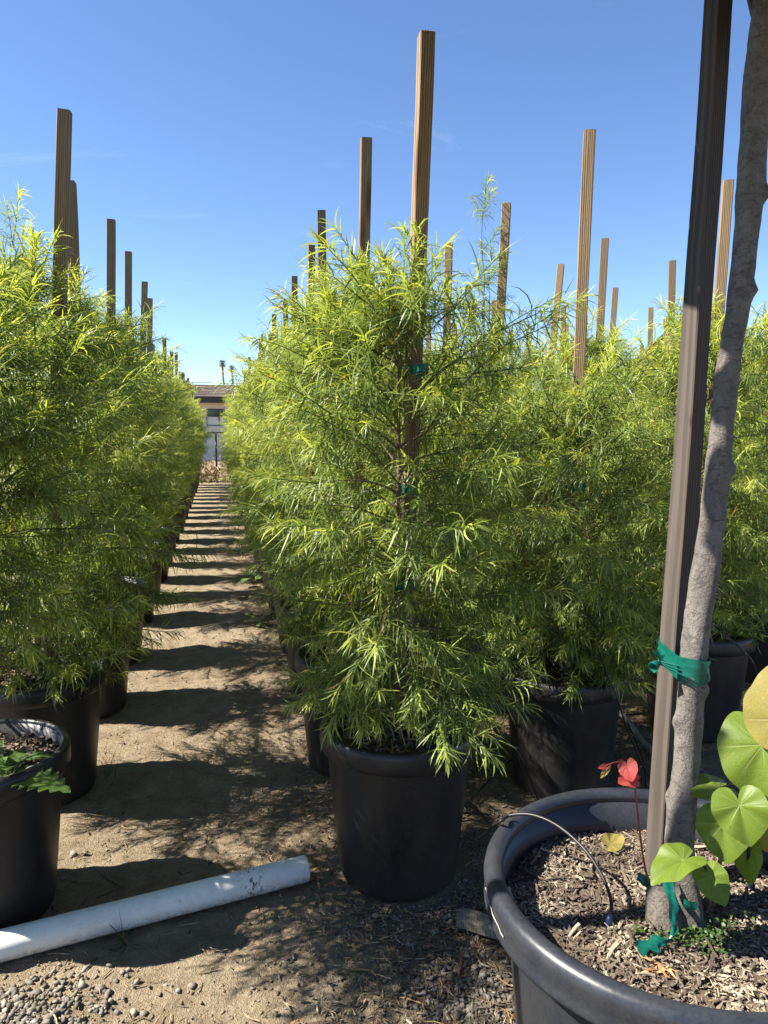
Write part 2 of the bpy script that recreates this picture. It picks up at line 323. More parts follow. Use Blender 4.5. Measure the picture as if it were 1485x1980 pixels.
# ---------------------------------------------------------------- fern pine saplings
GOLD = 2.399963
UP = np.array([0, 0, 1.0])
def unit(a): return a / (np.linalg.norm(a) + 1e-9)
def make_shoot(g, elev, length=.17, nleaf=30):
    """a leafy shoot leaving the origin in the XZ plane at inclination elev; gravity is -Z.  returns V, F3/F4, tint"""
    V = []; Q = []; T3 = []; T = []
    d = np.array([math.cos(elev), 0, math.sin(elev)]); p = np.zeros(3); P = [p.copy()]; D = [d.copy()]; ns = 7
    bend = g.uniform(-.02, .07) if elev > -.2 else g.uniform(0.0, .05)
    for i in range(ns):
        d = unit(d + np.array([0, g.normal(0, .06), -bend + (.05 if elev < 0 else 0)])); p = p + d * length / ns; P.append(p.copy()); D.append(d.copy())
    # stem, three-sided
    for i, (q, dd) in enumerate(zip(P, D)):
        a = unit(np.cross(dd, UP + .01)); b = np.cross(dd, a); r = .0022 * (1 - .7 * i / ns)
        for j in range(3): V.append(q + r * (a * math.cos(j * 2.094) + b * math.sin(j * 2.094))); T.append(.22)
    for i in range(ns):
        for j in range(3): Q.append((i * 3 + j, i * 3 + (j + 1) % 3, i * 3 + 3 + (j + 1) % 3, i * 3 + 3 + j))
    for k in range(nleaf):
        t = (k + g.uniform(0, .6)) / nleaf; t = t ** .85; i = min(int(t * ns), ns - 1); fr = t * ns - i
        q = P[i] * (1 - fr) + P[i + 1] * fr; dd = D[i]
        a = unit(np.cross(dd, UP + np.array([.01, .02, 0]))); b = np.cross(dd, a); ph = k * GOLD + g.uniform(-.5, .5)
        rad = a * math.cos(ph) + b * math.sin(ph); ang = R(72) * (1 - t) + R(24) * t + g.normal(0, .28)
        ld = unit(dd * math.cos(ang) + rad * math.sin(ang)); L = g.uniform(.042, .098) * (1.0 - .42 * max(0, t - .55) / .45); W = g.uniform(.0012, .0020)
        droop = g.uniform(.0, .85) * (1 - .4 * t); side = unit(np.cross(ld, UP + g.normal(0, .35, 3))); curl = g.normal(0, .30)
        tint = float(np.clip(.12 + .46 * t ** 1.6 + g.normal(0, .14), 0, .78)) if g.random() > .012 else 1.2; o = len(V); c = q.copy(); m = 4
        wd = (.45, 1.0, .95, .62, 0)
        for s in range(m + 1):
            if s < m: V.append(c + side * W * wd[s]); V.append(c - side * W * wd[s]); T += [tint, tint]
            else: V.append(c); T.append(tint)
            ld = unit(ld + np.array([0, 0, -droop * .62]) + side * curl * .5); c = c + ld * L / m
            side = unit(side - ld * side.dot(ld))
        for s in range(m - 1): Q.append((o + 2 * s, o + 2 * s + 1, o + 2 * s + 3, o + 2 * s + 2))
        T3.append((o + 2 * m - 2, o + 2 * m - 1, o + 2 * m))
    return np.array(V), np.array(Q), np.array(T3), np.array(T)
ELEVS = [R(78), R(52), R(28), R(4), R(-24), R(-50)]
NV = 4
SHOOT = [[make_shoot(rng, e, length=(.15 if e > 1 else .18), nleaf=54) for _ in range(NV)] for e in ELEVS]
SHOOT_ME = [[np_mesh('leafy_shoot', s[0], [s[1], s[2]], s[3], M['leaf'], True) for s in row] for row in SHOOT]
def prof(z, pts):
    return float(np.interp(z, [p[0] for p in pts], [p[1] for p in pts]))
def crown_plan(seed, pts, nb=52, leaders=1, per=5, lead_h=.22, open_=0.0):
    """branches (polylines) and shoots (pos, azimuth, class, variant, scale, tint shift)"""
    g = np.random.default_rng(seed); z0, z1 = pts[0][0], pts[-1][0]; br = []; sh = []
    def put(p, az, el, s=None, dt=0.0):
        ci = int(np.argmin([abs(e - el) for e in ELEVS])); sh.append((p, az, ci, int(g.integers(NV)), s or g.uniform(.8, 1.18), dt))
    lump = g.uniform(0, 6.28, 4)
    for k in range(nb):
        u = (k + g.uniform(0, 1)) / nb; z = z0 + (z1 - z0) * (u ** .92); az = k * GOLD + g.uniform(-.6, .6)
        rr = prof(z, pts) * (1 + .16 * math.sin(2 * az + lump[0] + 3 * z) + .12 * math.sin(3 * az + lump[1] - 5 * z)) * g.uniform(.72, 1.12)
        rr = max(.03, rr - .065); hz_ = (z - z0) / (z1 - z0); el = R(14) + R(42) * hz_ + g.normal(0, .15); L = rr / max(.45, math.cos(el)) 
        p = np.array([0, 0, z - .55 * rr * math.tan(max(0, el)) * .8]); p[2] = max(p[2], .40); d = np.array([math.cos(az) * math.cos(el), math.sin(az) * math.cos(el), math.sin(el)]); P = [p.copy()]; n = 6
        for i in range(n):
            d = unit(d + np.array([g.normal(0, .05), g.normal(0, .05), (-.05 - .14 * (1 - hz_)) * (1 if p[2] > .56 else .2)])); p = p + d * L / n; P.append(p.copy())
        br.append(P); e_end = math.asin(float(np.clip(d[2], -1, 1)))
        nsh = max(2, int(round(per * (.5 + .6 * rr / .3))))
        for j in range(nsh):
            t = .30 + .70 * (j + g.uniform(.1, .9)) / nsh; i = min(int(t * n), n - 1); q = P[i] + (P[i + 1] - P[i]) * (t * n - i)
            el_j = e_end + g.normal(.08, .35) - (.28 * (1 - hz_)); el_j = max(el_j, -.95 + 1.3 * max(0, .85 - q[2])) if q[2] < .85 else el_j
            put(q, az + (1 if j % 2 else -1) * g.uniform(.25, 1.25), el_j, None, float(.09 * hz_ + g.normal(-.02, .08) + .07 * (t - .6)))
        put(P[-1], az, e_end + .12 + g.normal(0, .15), g.uniform(.95, 1.25), float(.12 * hz_ + g.normal(.05, .09)))
    for k in range(int(nb * .4)):          # short inner shoots close to the stem
        z = g.uniform(z0 + .06, z1 - .15); a = g.uniform(0, 6.28); r_ = g.uniform(.02, .45) * prof(z, pts); put(np.array([r_ * math.cos(a), r_ * math.sin(a), z]), a + g.normal(0, .7), g.normal(.45, .4), g.uniform(.6, .9), float(g.normal(-.08, .06)))
    for k in range(leaders):
        a = g.uniform(0, 6.28); b0 = np.array([math.cos(a) * .03 * k, math.sin(a) * .03 * k, z1 - .12]); h = lead_h * g.uniform(.75, 1.15) * (1 if k == 0 else .7); P = [b0.copy()]
        for i in range(5): b0 = b0 + np.array([g.normal(0, .012), g.normal(0, .012), h / 5]); P.append(b0.copy())
        br.append(P); put(P[-1], a, R(82), 1.0, .25)
        for i in range(1, 6):
            for _ in range(2): put(P[i] - np.array([0, 0, .02]), g.uniform(0, 6.28), g.uniform(.5, 1.1), g.uniform(.55, .85), float(g.normal(.1, .08)))
    return br, sh
def merged_crown(name, sh):
    V = []; Q = []; T3 = []; T = []; o = 0
    for (p, az, ci, vi, s, dt) in sh:
        v, q, t3, t = SHOOT[ci][vi]; ca, sa = math.cos(az), math.sin(az); rot = np.array([[ca, -sa, 0], [sa, ca, 0], [0, 0, 1]])
        V.append((v * s) @ rot.T + p); Q.append(q + o); T3.append(t3 + o); T.append(np.where(t > 1, 1.2, np.clip(t + dt, 0, .82))); o += len(v)
    return np_mesh(name, np.concatenate(V), [np.concatenate(Q), np.concatenate(T3)], np.concatenate(T), M['leaf'], True)
def wood_mesh(br, ztop, off=(0, 0)):
    b = MB(); g = random.Random(len(br)); n = 9
    pts = [(g.uniform(-.006, .006), g.uniform(-.006, .006), .36 + (ztop - .36) * i / (n - 1)) for i in range(n)]
    b.tube(pts, [.011 * (1 - .75 * i / (n - 1)) for i in range(n)], 7)
    for P in br: b.tube([tuple(p) for p in P], [.0042 * (1 - .75 * i / (len(P) - 1)) for i in range(len(P))], 4, False)
    return b.mesh('trunk', M['bark'], True)
def stake_mesh(seed, L, a=.019):
    g = random.Random(seed); b = MB(); n = 14; vs = []; fs = []; wob = [(g.uniform(-1, 1) * .0016, g.uniform(-1, 1) * .0016) for _ in range(n)]; wob = [(.5 * (wob[i][0] + wob[i - 1][0]), .5 * (wob[i][1] + wob[i - 1][1])) for i in range(n)]
    c = a * .88
    for i in range(n):
        z = L * i / (n - 1)
        ring = [(-c, -a), (c, -a), (a, -c), (a, c), (c, a), (-c, a), (-a, c), (-a, -c)]
        tp = 1.0 if i else .25
        for (x, y) in ring:
            zz = z + (g.uniform(-.002, .002) + x * g.uniform(-.05, .05) if i == n - 1 else 0)
            vs.append((x * tp + wob[i][0] + g.uniform(-.0004, .0004), y * tp + wob[i][1] + g.uniform(-.0004, .0004), zz))
    for i in range(n - 1):
        for j in range(8): fs.append((i * 8 + j, i * 8 + (j + 1) % 8, i * 8 + 8 + (j + 1) % 8, i * 8 + 8 + j))
    fs.append(tuple((n - 1) * 8 + j for j in range(8))); fs.append(tuple(range(8))[::-1])
    return b.add(vs, fs).mesh('stake', M['stake'])
STAKES = [stake_mesh(s, 2.0) for s in range(5)]
def tie_mesh():
    b = MB(); vs = []; fs = []; n = 26; h = .012
    for i in range(n):
        t = 2 * math.pi * i / n; ct, st = math.cos(t), math.sin(t); sg = lambda q: math.copysign(abs(q) ** .6, q)
        x = .040 * sg(ct) + .012; y = .0265 * sg(st); dz = .004 * math.sin(2 * t + .5)
        vs += [(x, y, -h + dz), (x * 1.01, y * 1.05, dz), (x, y, h + dz)]
    for i in range(n):
        a, c = i * 3, ((i + 1) % n) * 3; fs += [(a, c, c + 1, a + 1), (a + 1, c + 1, c + 2, a + 2)]
    b.add(vs, fs); b.add([(.05, -.02, .006), (.05, -.02, -.008), (.085, -.034, -.014), (.083, -.03, .010), (.105, -.03, -.03), (.107, -.025, -.012)], [(0, 1, 2, 3), (3, 2, 4, 5)])
    return b.mesh('tie', M['tape'], True)
TIE = tie_mesh()
POT_H, POT_R, POT_B = .42, .213, .163
def pot_meshes():
    b = MB(); b.lathe([(.0, .004), (.10, .004), (POT_B - .012, .0), (POT_B - .003, .006), (POT_B, .018), (POT_B + .010, .12), (POT_B + .0215, .24), (.196, .365), (.197, .41), (.1925, .41), (.190, .35), (.17, .30)], 56)
    body = b.mesh('pot', M['pot'], True)
    b = MB(); b.lathe([(.1985, .368), (.209, .362), (.2135, .366), (.2145, .385), (.2145, .405), (.212, .416), (.205, .4205), (.197, .420), (.1935, .414), (.193, .39), (.1965, .385)], 56, closed=True)
    return body, b.mesh('rim', M['pot'], True)
POT, RIM = pot_meshes()
def soil_mesh(seed, rad, zc, nch=500, chip_l=(.008, .024)):
    g = np.random.default_rng(seed); b = MB(); nr, na = 7, 26; vs = [(0, 0, zc + .012)]; fs = []
    for i in range(1, nr + 1):
        for j in range(na):
            r = rad * i / nr; t = 2 * math.pi * j / na; vs.append((r * math.cos(t), r * math.sin(t), zc + .014 * (1 - (i / nr) ** 2) + g.normal(0, .004)))
    for j in range(na): fs.append((0, 1 + j, 1 + (j + 1) % na))
    for i in range(nr - 1):
        for j in range(na): fs.append((1 + i * na + j, 1 + i * na + (j + 1) % na, 1 + (i + 1) * na + (j + 1) % na, 1 + (i + 1) * na + j))
    b.add(vs, fs); soil = b.mesh('soil', M['soil'], True)
    c = MB()
    for _ in range(nch):
        r = rad * math.sqrt(g.uniform(0, .96)); t = g.uniform(0, 6.28); L = g.uniform(*chip_l) * .5; q = Matrix.Rotation(g.uniform(0, 3.14), 3, 'Z') @ Matrix.Rotation(g.normal(0, .45), 3, 'Y') @ Matrix.Rotation(g.normal(0, .5), 3, 'X')
        c.box((r * math.cos(t), r * math.sin(t), zc + .014 * (1 - (r / rad) ** 2) + .005 + g.uniform(0, .006)), (L, L * g.uniform(.18, .5), L * g.uniform(.08, .22)), q, float(g.uniform(.05, 1)))
    return soil, c.mesh('mulch', M['chip'])
SOILS = [soil_mesh(40 + i, .193, .375) for i in range(3)]

PA = [(.52, .11), (.66, .18), (.85, .27), (1.1, .30), (1.42, .25), (1.6, .17), (1.72, .07)]     # tall dense
PB = [(.48, .15), (.62, .22), (.8, .285), (1.05, .30), (1.25, .26), (1.42, .19), (1.55, .11), (1.62, .05)]
PC = [(.44, .20), (.6, .27), (.85, .30), (1.1, .31), (1.28, .28), (1.42, .20), (1.50, .10)]      # shorter, round headed
PD = [(.46, .18), (.65, .26), (.9, .30), (1.15, .30), (1.4, .21), (1.54, .10)]
PE = [(.46, .16), (.62, .24), (.9, .29), (1.15, .27), (1.35, .2), (1.5, .13), (1.6, .05)]
VARS = []
for i, (p, ld, lh, nb) in enumerate([(PA, 2, .2, 68), (PB, 2, .16, 64), (PC, 1, .10, 62), (PD, 2, .22, 60), (PE, 3, .26, 58), (PA, 1, .16, 68), (PD, 2, .16, 60), (PB, 2, .12, 64)]):
    br, sh = crown_plan(100 + i, p, nb, ld, 5, lh); VARS.append((merged_crown('foliage', sh), wood_mesh(br, p[-1][0] - .02)))
VAR_I = dict(A=(0, 5, 7, 0, 5), B=(7, 1, 0, 3, 4, 6), C=(2, 3, 6, 4, 2, 1), D=(6, 3, 1, 2, 4))
def sapling(x, y, label, group, var=0, top=None, rz=None, hero=None, ntie=2, stake_roll=.25, stake_len=None, roll=None):
    """top: world position of the top of the stake"""
    z = gz(x, y) - .004 if y < 7 else -.003
    t = thing('potted_fern_pine', (x, y, z), label, 'potted tree', group); POTS.append((x, y, .17))
    rz = rnd.uniform(0, 6.28) if rz is None else rz
    far = hero is None
    ps = rnd.uniform(.97, 1.03) if far else 1; pot = ob('pot', POT, t, rot=(rnd.gauss(0, .018) if far else 0, rnd.gauss(0, .018) if far else 0, rnd.uniform(0, 6)), scale=(ps, ps, 1)); ob('rim', RIM, pot)
    s, mch = SOILS[rnd.randrange(3)]
    so = ob('soil', s, t, rot=(0, 0, rz)); tag(ob('mulch', mch, so), kind='stuff')
    foot = Vector((.012 + rnd.uniform(-.01, .01), .028 + rnd.uniform(-.01, .01), .14))
    tp = Vector(top) - t.location if top is not None else foot + Vector((rnd.gauss(.02, .03), rnd.gauss(.0, .03), 2.03 + rnd.gauss(-.02, .09)))
    dv = tp - foot; q = dv.to_track_quat('Z', 'Y') 
    st = ob('stake', STAKES[rnd.randrange(5)], t, foot); st.rotation_mode = 'QUATERNION'
    q = Vector((0, 0, 1)).rotation_difference(dv); st.rotation_quaternion = q @ Matrix.Rotation(roll if roll is not None else rnd.uniform(-.1, .45), 3, 'Z').to_quaternion(); st.scale = (1, 1, dv.length / 2.0)
    for i in range(ntie):
        zz = (.72, 1.02, 1.3)[i] + rnd.uniform(-.08, .08); pp = foot + dv * ((zz - foot.z) / dv.z)
        ob('tie', TIE, t, pp, rot=(0, 0, -1.3 + rnd.uniform(-.6, .6)))
    if hero is None:
        cm, wm = VARS[var]; sx = rnd.uniform(.88, 1.02)
        tag(ob('foliage', cm, t, rot=(0, 0, rz), scale=(sx, sx, rnd.uniform(.96, 1.04))), kind='stuff'); ob('trunk', wm, t, rot=(0, 0, rz))
    else:
        br, sh = hero; order = sorted(range(len(sh)), key=lambda i: -np.linalg.norm(sh[i][0][:2]) + (sh[i][0][1] > .05) * 1.0)
        big = set(order[:240])
        for i in order[:240]:
            p, az, ci, vi, s_, dt = sh[i]; ob('leafy_shoot', SHOOT_ME[ci][vi], t, tuple(p), (rnd.gauss(0, .08), rnd.gauss(0, .08), az), s_)
        rest = [sh[i] for i in range(len(sh)) if i not in big]
        if rest: tag(ob('foliage', merged_crown('foliage', rest), t), kind='stuff')
        ob('trunk', wood_mesh(br, hero_top[id(hero)] if id(hero) in hero_top else 1.6), t)
    return t
hero_top = {}
ORD = 'first second third fourth fifth sixth seventh eighth ninth tenth eleventh twelfth thirteenth fourteenth fifteenth sixteenth seventeenth eighteenth nineteenth twentieth twenty-first twenty-second twenty-third twenty-fourth twenty-fifth'.split()
ZT = 2.18
def stops(*px): return [atz(a, b, ZT) for a, b in px]
def fit_top(px, x, y, zlean=0):   # top of a stake seen at pixel px, at the depth of its pot
    q = ray(*px); t_ = (y + .04) / q.y; return Vector((0, 0, CAMH)) + q * t_
# --- row A: across the dirt path from the pipe's open end
YA = [1.17, 1.90, 2.56, 3.30, 3.99] + [4.72 + .728 * i + rnd.uniform(-.05, .05) for i in range(18)]
topA = {2: (125, 215), 3: (137, 352), 4: (215, 425), 5: (248, 487), 6: (280, 545), 7: (290, 577), 10: (318, 655)}
heroA2 = crown_plan(901, [(.44, .22), (.58, .29), (.85, .31), (1.1, .30), (1.35, .25), (1.53, .16), (1.66, .06)], 84, 2, 5, .26); hero_top[id(heroA2)] = 1.7
heroA1 = crown_plan(902, [(.58, .14), (.70, .24), (.88, .28), (1.1, .28), (1.32, .20), (1.44, .09)], 80, 1, 5, .12); hero_top[id(heroA1)] = 1.45
heroA1[1][:] = [q for q in heroA1[1] if q[0][2] > .64 and not (q[0][2] < .82 and q[2] >= 4)]
heroA0 = crown_plan(903, [(.5, .15), (.7, .19), (.9, .20), (1.05, .15), (1.15, .08)], 56, 1, 5, .06); hero_top[id(heroA0)] = 1.15
heroA0[1][:] = [q for q in heroA0[1] if q[0][0] < .03 + .16 * (q[0][2] > .95) and not (math.cos(q[1]) > .2 and q[0][0] > -.08)]
gA = 'saplings in the row across the path from the open pipe end'
for i, y in enumerate(YA):
    lab = ['fern pine sapling standing off past the pot nearest the white pipe, row across the path',
           'fern pine sapling in black pot touching the white pipe, broad weed leaf over its rim',
           'bushy fern pine with a wispy leader beside its tall stake, next beyond the pipe-side pot'][i] if i < 3 else \
          f'{ORD[i - 1]} fern pine sapling beyond the white pipe, row across the path from its open end'
    x = -.585 + (rnd.gauss(0, .012) + .009 * (y - 2) if i > 1 else 0)
    sapling(x, y, lab, gA, VAR_I['A'][i % 5], fit_top(topA[i], x, y) if i in topA else None, hero={0: heroA0, 1: heroA1, 2: heroA2}.get(i), rz=None, ntie=2 if i < 7 else 1, roll=-.10 + rnd.uniform(-.06, .06))
# --- row B: starts at the pipe's open end
YB = [1.84, 2.56, 3.29, 3.95, 4.70, 5.45] + [6.18 + .728 * i for i in range(16)]
topB = {0: (825, 68), 1: (708, 270), 2: (621, 408), 3: (602, 475), 4: (569, 535), 5: (552, 582), 6: (530, 608)}
heroB1 = crown_plan(911, [(.46, .20), (.58, .26), (.78, .285), (1.0, .275), (1.2, .25), (1.35, .22), (1.46, .15), (1.52, .06)], 66, 3, 5, .15); hero_top[id(heroB1)] = 1.55
gB = 'saplings in the row that starts at the open pipe end'
for i, y in enumerate(YB):
    lab = 'bushy fern pine sapling with the tallest stake, in black pot at the open pipe end' if i == 0 else f'{ORD[i]} fern pine sapling in the row that starts at the open end of the pipe'
    x = .478 + (rnd.gauss(0, .012) + .010 * (y - 2) if i else 0)
    sapling(x, y, lab, gB, VAR_I['B'][i % 6], fit_top(topB[i], x, y) if i in topB else None, hero={0: heroB1}.get(i), ntie=3 if i == 0 else (2 if i < 7 else 1), roll=-.06 + rnd.uniform(-.06, .06))
# --- rows C, D, ... behind the big pot
heroC1 = crown_plan(921, [(.45, .16), (.55, .24), (.75, .31), (.95, .35), (1.1, .34), (1.2, .27), (1.28, .14)], 70, 1, 5, .06); hero_top[id(heroC1)] = 1.25
heroC2 = crown_plan(922, [(.46, .18), (.65, .26), (.9, .30), (1.1, .26), (1.3, .18), (1.45, .12), (1.6, .05)], 52, 2, 5, .60); hero_top[id(heroC2)] = 1.8
rows = [('C', 1.165, [2.22, 3.0, 3.70] + [4.42 + .728 * i for i in range(12)], {0: (1140, 254), 1: (980, 395), 2: (868, 470)}, 'first row behind the big grey-trunked tree'),
        ('D', 1.87, [2.47, 3.38, 4.02] + [4.75 + .728 * i for i in range(9)], {0: (1408, 350), 1: (1170, 462), 2: (1085, 512)}, 'second row behind the big grey-trunked tree'),
        ('E', 2.62, [2.95, 3.74, 4.52, 5.25] + [5.98 + .728 * i for i in range(6)], {1: (1300, 505), 2: (1190, 557), 3: (1090, 592)}, 'third row behind the big grey-trunked tree'),
        ('F', 3.35, [3.6, 4.35, 5.08, 5.8, 6.55, 7.3, 8.0], {}, 'fourth row behind the big grey-trunked tree'),
        ('G', 4.1, [4.35, 5.08, 5.8, 6.55, 7.3, 8.0], {2: (1287, 615)}, 'fifth row behind the big grey-trunked tree'),
        ('H', 4.8, [5.3, 6.05, 6.8, 7.5], {0: (1480, 615)}, 'sixth row behind the big grey-trunked tree')]
for nm, X, Y, tops, where in rows:
    for i, y in enumerate(Y):
        x = X + (rnd.gauss(0, .015) if i else 0)
        lab = f'{ORD[i]} fern pine sapling in the {where}'
        if nm == 'C' and i == 0: lab = 'round-topped fern pine sapling with pale knotted stake, black pot beside the big pot'
        if nm == 'C' and i == 1: lab = 'fern pine sapling whose leader climbs to the very top of its stake'
        if nm == 'D' and i == 0: lab = 'fern pine sapling in the weedy black pot directly behind the grey trunk'
        h = None
        if nm == 'C': h = {0: heroC1, 1: heroC2}.get(i)
        sapling(x, y, lab, 'saplings in the ' + where, VAR_I['C' if nm == 'C' else 'D'][i % 5], fit_top(tops[i], x, y) if i in tops else None, hero=h, ntie=2 if i < 2 else 1, roll=-.55 if nm != 'C' else -.45)

# ---------------------------------------------------------------- the white pipe and the weathered board
def pipe():
    a = atz(-260, 1893, .036); b = atz(592, 1667, .036); a.z = .036 + gz(-.5, 1.69) * .5; b.z = .036 + gz(b.x, b.y); d = b - a; L = d.length; r0 = .0345
    m = MB(); n = 40
    prof_ = [(0, r0 - .004), (.0, r0), (L * .3, r0), (L * .6, r0), (L - .003, r0), (L, r0 - .001), (L, r0 - .004), (L - .25, r0 - .004)]
    vs = []; fs = []
    for (x, r_) in prof_:
        for j in range(n): t = 2 * math.pi * j / n; vs.append((x - L, r_ * math.cos(t), r_ * math.sin(t)))
    for i in range(len(prof_) - 1):
        for j in range(n): fs.append((i * n + j, i * n + (j + 1) % n, (i + 1) * n + (j + 1) % n, (i + 1) * n + j))
    m.add(vs, fs); o = m.build('pipe', M['pvc'], None, True); o.location = b
    o.rotation_euler = (0, -math.asin(d.z / L), math.atan2(d.y, d.x)); print('pipe', a, b, L)
    tag(o, 'scuffed white plastic pipe lying across the dirt path', 'pipe')
    return L
PIPE_L = pipe()
def board():
    a = atz(893, 1768, .02); b = atz(965, 1790, .02); d = (b - a).normalized(); m = MB(); n = 9; L = .22; vs = []; fs = []; g = random.Random(4)
    for i in range(n):
        x = L * i / (n - 1)
        for (yy, zz) in ((-.024, -.012), (.024, -.012), (.024, .010), (.014, .013), (-.016, .013), (-.024, .009)): vs.append((x + (g.uniform(-.012, .012) if i == 0 else 0), yy + g.uniform(-.0015, .0015), zz + g.uniform(-.0012, .0012)))
    for i in range(n - 1):
        for j in range(6): fs.append((i * 6 + j, i * 6 + (j + 1) % 6, i * 6 + 6 + (j + 1) % 6, i * 6 + 6 + j))
    fs += [tuple(range(6))[::-1], tuple((n - 1) * 6 + j for j in range(6))]
    m.add(vs, fs); o = m.build('board', M['board']); o.location = (a.x, a.y, .013); o.rotation_euler = (0, 0, math.atan2(d.y, d.x))
    tag(o, 'short weathered board on the gravel against the big pot', 'board')
board()

# ---------------------------------------------------------------- the big potted redbud tree
BX, BY, BZ, BR = .735, 1.0, .46, .315
SOILZ = .385
rb = thing('potted_redbud', (BX, BY, 0), 'grey-trunked redbud tree tied to a dark stake in the biggest black pot', 'potted tree'); POTS.append((BX, BY, .27))
RO = Vector((BX, BY, 0))
def big_pot():
    b = MB(); b.lathe([(0, .004), (.15, .004), (.225, 0), (.236, .006), (.24, .02), (.252, .15), (.268, .33), (.281, .385), (.287, .398), (.287, .44), (.279, .44), (.276, .38), (.262, .32), (.24, .28)], 96)
    p = b.build('pot', M['bigpot'], rb, True)
    b = MB(); pr = [(.2875, .399), (.305, .394), (.3105, .397), (.3125, .404), (.3105, .409), (.312, .428), (.3135, .442), (.3115, .452), (.305, .459), (.296, .4605), (.287, .459), (.2815, .453)]
    z = .447
    for i in range(7): pr += [(.2795, z), (.2810, z - .0045)]; z -= .0085          # ribs round the inside
    pr += [(.278, z), (.285, z)]
    b.lathe(pr, 112, closed=True); b.build('rim', M['bigpot'], p, True)
    sl = MB()                                                                          # pale mineral line dried on the lip
    pts = []
    for i, (px, py) in enumerate([(938, 1722), (945, 1728), (952, 1738), (957, 1742), (960, 1752), (963, 1757), (966, 1768), (972, 1777), (980, 1784), (988, 1790)]):
        q = atz(px, py, .437); a_ = math.atan2(q.y - BY, q.x - BX); rr = .3142 ; zz = .447 - .0 ; 
        pts.append((rr * math.cos(a_) , rr * math.sin(a_), .442 - .004 * i * .6 + .0015 * math.sin(i * 2.1)))
    sl.tube(pts, .0008, 4); sl.build('stain', M['perlite'], p)
    return p
big_pot()
def big_soil():
    g = np.random.default_rng(77); b = MB(); nr, na = 26, 72; vs = [(0, 0, SOILZ + .01)]; fs = []
    def h(x, y):
        r = math.hypot(x, y); return SOILZ + .012 * math.exp(-(r / .09) ** 2) + .006 * math.sin(x * 23 + 1) * math.sin(y * 19) + .012 * (1 - (r / .275) ** 2) - .006
    for i in range(1, nr + 1):
        for j in range(na):
            r = .277 * i / nr; t = 2 * math.pi * j / na; x, y = r * math.cos(t), r * math.sin(t); vs.append((x, y, h(x, y) + g.normal(0, .0022)))
    for j in range(na): fs.append((0, 1 + j, 1 + (j + 1) % na))
    for i in range(nr - 1):
        for j in range(na): fs.append((1 + i * na + j, 1 + i * na + (j + 1) % na, 1 + (i + 1) * na + (j + 1) % na, 1 + (i + 1) * na + j))
    b.add(vs, fs); so = b.build('soil', M['soil'], rb, True)
    def sliver(g, L, W, H):
        m = MB(); n = 4; vs = []; fs = []; cv = g.normal(0, .12)
        for i in range(n):
            t = i / (n - 1); ww = W * (1, 1.0, .9, .55)[i] * g.uniform(.75, 1.15); x = (t - .5) * L; z = cv * L * (t - .5) ** 2 * 2; sh = g.normal(0, W * .15)
            vs += [(x, -ww / 2 + sh, z), (x, ww / 2 + sh, z), (x, ww * .35 + sh, z + H), (x, -ww * .35 + sh, z + H)]
        for i in range(n - 1):
            for j in range(4): fs.append((i * 4 + j, i * 4 + (j + 1) % 4, i * 4 + 4 + (j + 1) % 4, i * 4 + 4 + j))
        fs += [(3, 2, 1, 0), tuple((n - 1) * 4 + j for j in range(4))]; return vs, fs
    MES = []
    for i in range(14):
        v, f = sliver(g, g.uniform(.014, .031), g.uniform(.003, .0065), g.uniform(.0008, .002)); MES.append(MB().add(v, f, float(g.uniform(.12, .95))).mesh('bark_chip', M['chip']))
    for i in range(290):
        r = .268 * math.sqrt(g.uniform(.0, 1)); t = g.uniform(0, 6.28); x, y = r * math.cos(t), r * math.sin(t)
        if r < .035: continue
        ob('bark_chip', MES[i % 14], so, (x, y, h(x, y) + g.uniform(.004, .011)), (g.normal(0, .3), g.normal(0, .28), g.uniform(0, 6.28)), float(g.uniform(.7, 1.25)))
    m = MB()
    for i in range(9500):
        r = .272 * math.sqrt(g.uniform(.0, 1)); t = g.uniform(0, 6.28); x, y = r * math.cos(t), r * math.sin(t)
        L = g.uniform(.004, .017); v, f = sliver(g, L, L * g.uniform(.14, .4), L * g.uniform(.04, .11)); q = Matrix.Rotation(g.uniform(0, 6.28), 3, 'Z') @ Matrix.Rotation(g.normal(0, .35), 3, 'Y') @ Matrix.Rotation(g.normal(0, .45), 3, 'X')
        o = Vector((x, y, h(x, y) + g.uniform(0, .006))); patch = .25 * math.sin(x * 31 + 2) * math.sin(y * 27) + (.22 if (x * .6 - y) > .12 else 0)
        m.add([q @ Vector(p) + o for p in v], f, float(np.clip(g.beta(1.5, 2.0) + patch, .02, 1)))
    tag(m.build('mulch', M['chip'], so), kind='stuff')
    # tiny creeping weed and yellow crumbs
    m = MB()
    for i in range(520):
        cx, cy = (.03, -.07) if i % 3 else (-.05, -.06)
        x = g.normal(cx, .035); y = g.normal(cy, .018); s = g.uniform(.002, .0042); q = Matrix.Rotation(g.uniform(0, 6.28), 3, 'Z') @ Matrix.Rotation(g.normal(0, .5), 3, 'X'); o = Vector((x, y, h(x, y) + g.uniform(.006, .016)))
        m.add([q @ Vector(p) * s + o for p in ((-1, 0, 0), (-.3, -.7, .1), (.8, -.5, 0), (1.1, 0, -.1), (.8, .5, 0), (-.3, .7, .1))], [(0, 1, 2, 3, 4, 5)], float(g.uniform(0, 1)))
    m.t = [x * .35 for x in m.t]; cr = m.build('creeping_weed', M['weed'], so); tag(cr, kind='stuff')
    return h
bh = big_soil()
def path_px(pts): return [atd(x, y, d) - RO for x, y, d in pts]
